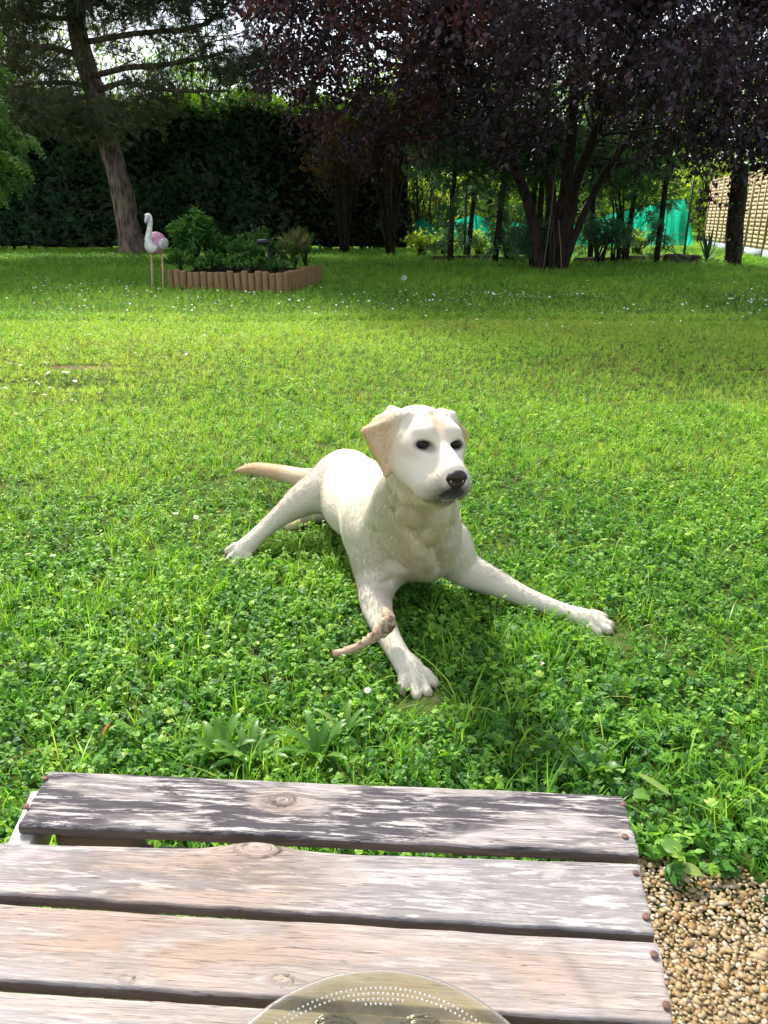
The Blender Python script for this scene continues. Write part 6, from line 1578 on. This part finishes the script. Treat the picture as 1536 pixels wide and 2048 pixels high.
r_ = np.random.default_rng(5)
for i in range(44):
    px, py = (r_.normal() * 62 + 90, r_.normal() * 34 + 775) if i < 30 else (r_.uniform(160, 440), r_.uniform(655, 720)); p = G(px, py, .058)
    lb = 'white daisy in the dense patch at the left of the sunlit lawn' if i < 30 else 'white daisy scattered near the shade edge left of centre'
    o = link('daisy', DM[i % 4], label=lb, cat='daisy', group='daisies of the left patch' if i < 30 else 'daisies near the shade edge'); o.location = p; o.rotation_euler = (r_.normal() * .3 + .2, r_.normal() * .3, r_.random() * 6.28); s = r_.uniform(1.3, 2.1); o.scale = (s, s, s)
def far_daisies():
    dV, dF = [], []
    P = []
    for cx, cy, sx, sy, m in ((150, 512, 170, 7, 230), (60, 560, 70, 25, 60), (230, 575, 60, 16, 50), (330, 600, 260, 22, 60), (800, 590, 260, 22, 50), (1040, 588, 110, 8, 70), (1490, 595, 70, 26, 80), (1400, 560, 140, 16, 25), (960, 610, 300, 26, 30), (1250, 640, 200, 28, 25)):
        q = np.stack([r_.normal(size=m) * sx + cx, r_.normal(size=m) * sy * .6 + cy], 1); P += [G(x, max(y, 503), .075) for x, y in q]
    P = np.array(P); n = len(P); V, F = lathe([(.0001, .003), (.009, .002), (.011, 0)], 7); Vs, Fs, _ = stamp(V, F, P, eul(r_.normal(size=n) * .3, r_.normal(size=n) * .3, 0), r_.uniform(.6, 1.3, n))
    link('small_daisies', mesh_np('small_daisies', Vs, Fs, False, {'tint': np.zeros(len(Vs))}, (WP,)), kind='stuff', label='tiny white daisies dotted over the shaded back lawn')
far_daisies()
# dandelion clock
c = G(808, 556, .13); b = MB(); b.tube([(0, 0, 0), (.01, 0, -.12)], [.002, .002], 4)
for k in range(90):
    d = r_.normal(size=3); d /= np.linalg.norm(d); s = np.cross(d, r_.normal(size=3)); s /= np.linalg.norm(s); b.add([d * .01 - s * .001, d * .04 - s * .007, d * .04 + s * .007], [[0, 1, 2]])
h = N('seed_fluff'); o = b.build('dandelion_clock', h.done(h.bsdf((.6, .6, .58), .8, .1)), None, label='pale dandelion seed head on the shaded lawn', cat='dandelion'); o.location = c

# ================================================================== single weeds and leaves by the table
def rosette(px, py, n, L_, wid, label, seed, spread=.7, name='rosette_weed', tint=.6, up=.9):
    r = np.random.default_rng(seed); b0 = G(px, py, 0.0); root = empty(name, b0, label, 'weed')
    m = WEED
    for k in range(n):
        a = 6.283 * k / n + r.normal() * .25; e = r.uniform(.35, .95) * spread; l = L_ * r.uniform(.7, 1.1); V = []; nn = 12
        for i in range(nn + 1):
            t = i / nn; rr = l * t * math.sin(e) * (1 + .3 * t); z = .01 + l * (t * math.cos(e) * up - .28 * t * t * t); w = wid * (math.sin(math.pi * (.08 + .90 * t ** .8)) ** .75) * (1 + (.22 if i % 2 else -.10)) + .0008
            if i == nn: w = .0005
            c_, s_ = math.cos(a), math.sin(a); V += [(c_ * rr - s_ * w, s_ * rr + c_ * w, z + w * .3), (c_ * rr, s_ * rr, z), (c_ * rr + s_ * w, s_ * rr - c_ * w, z + w * .3)]
        F = [[i * 3 + q, i * 3 + q + 1, i * 3 + q + 4, i * 3 + q + 3] for i in range(nn) for q in (0, 1)]
        mid = np.tile([0, .18, 0], nn + 1); link('leaf', mesh_np('weed_leaf', V, np.array(F), True, {'tint': np.clip(tint + r.normal() * .1 + mid, 0, 1)}, (m,)), root)
WEED = leaf_mat('weed_leaf', [(0, (.03, .09, .02)), (.5, (.06, .16, .03)), (.8, (.12, .25, .04)), (1, (.25, .34, .08))], .42, 1.5, .4, .35)
rosette(440, 1530, 8, .125, .0095, 'narrow toothed leaves standing up behind the table, left of the knot', 1)
rosette(500, 1545, 9, .125, .0085, 'toothed leaf rosette directly behind the knot of the first plank', 2)
rosette(640, 1530, 9, .130, .0085, 'toothed leaf rosette behind the middle of the first plank', 3)
rosette(690, 1480, 7, .09, .007, 'smaller toothed rosette a little farther behind the middle plank', 4)
rosette(1190, 1560, 6, .07, .012, 'crinkled green weed at the right corner of the first plank', 5, tint=.5)
def single_leaf(px, py, z, L_, w, rz, rx, label, tint, curl=.2):
    p = G(px, py, z); n = 10; V = []
    for i in range(n + 1):
        t = i / n; ww = w * math.sin(math.pi * min(1, .05 + .93 * t)) ** .6 + .0004
        for q in (-1, -.5, 0, .5, 1): V.append((q * ww, L_ * t, -curl * L_ * t * t + .18 * abs(q) * ww + .03 * w * math.sin(t * 9 + q * 4)))
    i = np.arange(n)[:, None] * 5; j = np.arange(4)[None]; me = mesh_np('broad_leaf', np.array(V), np.stack([i + j, i + 5 + j, i + 6 + j, i + 1 + j], -1).reshape(-1, 4), True, {'tint': np.full(len(V), tint)}, (WEED,))
    o = link('broad_leaf', me, label=label, cat='leaf'); o.location = p; o.rotation_euler = (rx, 0, rz)
single_leaf(1360, 1735, .035, .032, .0125, -1.9, .1, 'bright yellow-green rounded leaf over the gravel edge', .98)
single_leaf(1330, 1700, .060, .030, .0145, -1.2, .25, 'broad rounded green leaf right of the table above the bright leaf', .72)
single_leaf(1278, 1548, .075, .060, .007, -2.3, -.1, 'pale strap-shaped leaf lying right of the table corner', .95, .1)
single_leaf(1268, 1592, .05, .03, .013, -1.4, .2, 'small broad leaf touching the right corner of the first plank', .8)
h = N('brown_leaf'); BL = h.done(h.bsdf((.26, .10, .035), .6, .2))
o = None
V = [(q * .0035 * math.sin(math.pi * (.05 + .9 * t)), .04 * t, .006 * math.sin(t * 3) + abs(q) * .002) for t in np.linspace(0, 1, 7) for q in (-1, 0, 1)]; i = np.arange(6)[:, None] * 3; j = np.arange(2)[None]
o = link('dead_leaf', mesh_np('dead_leaf', V, np.stack([i + j, i + 3 + j, i + 4 + j, i + 1 + j], -1).reshape(-1, 4), True, None, (BL,)), label='rusty brown curled leaf behind the left of the table', cat='leaf'); o.location = G(200, 1480, .045); o.rotation_euler = (.5, 0, -.5)
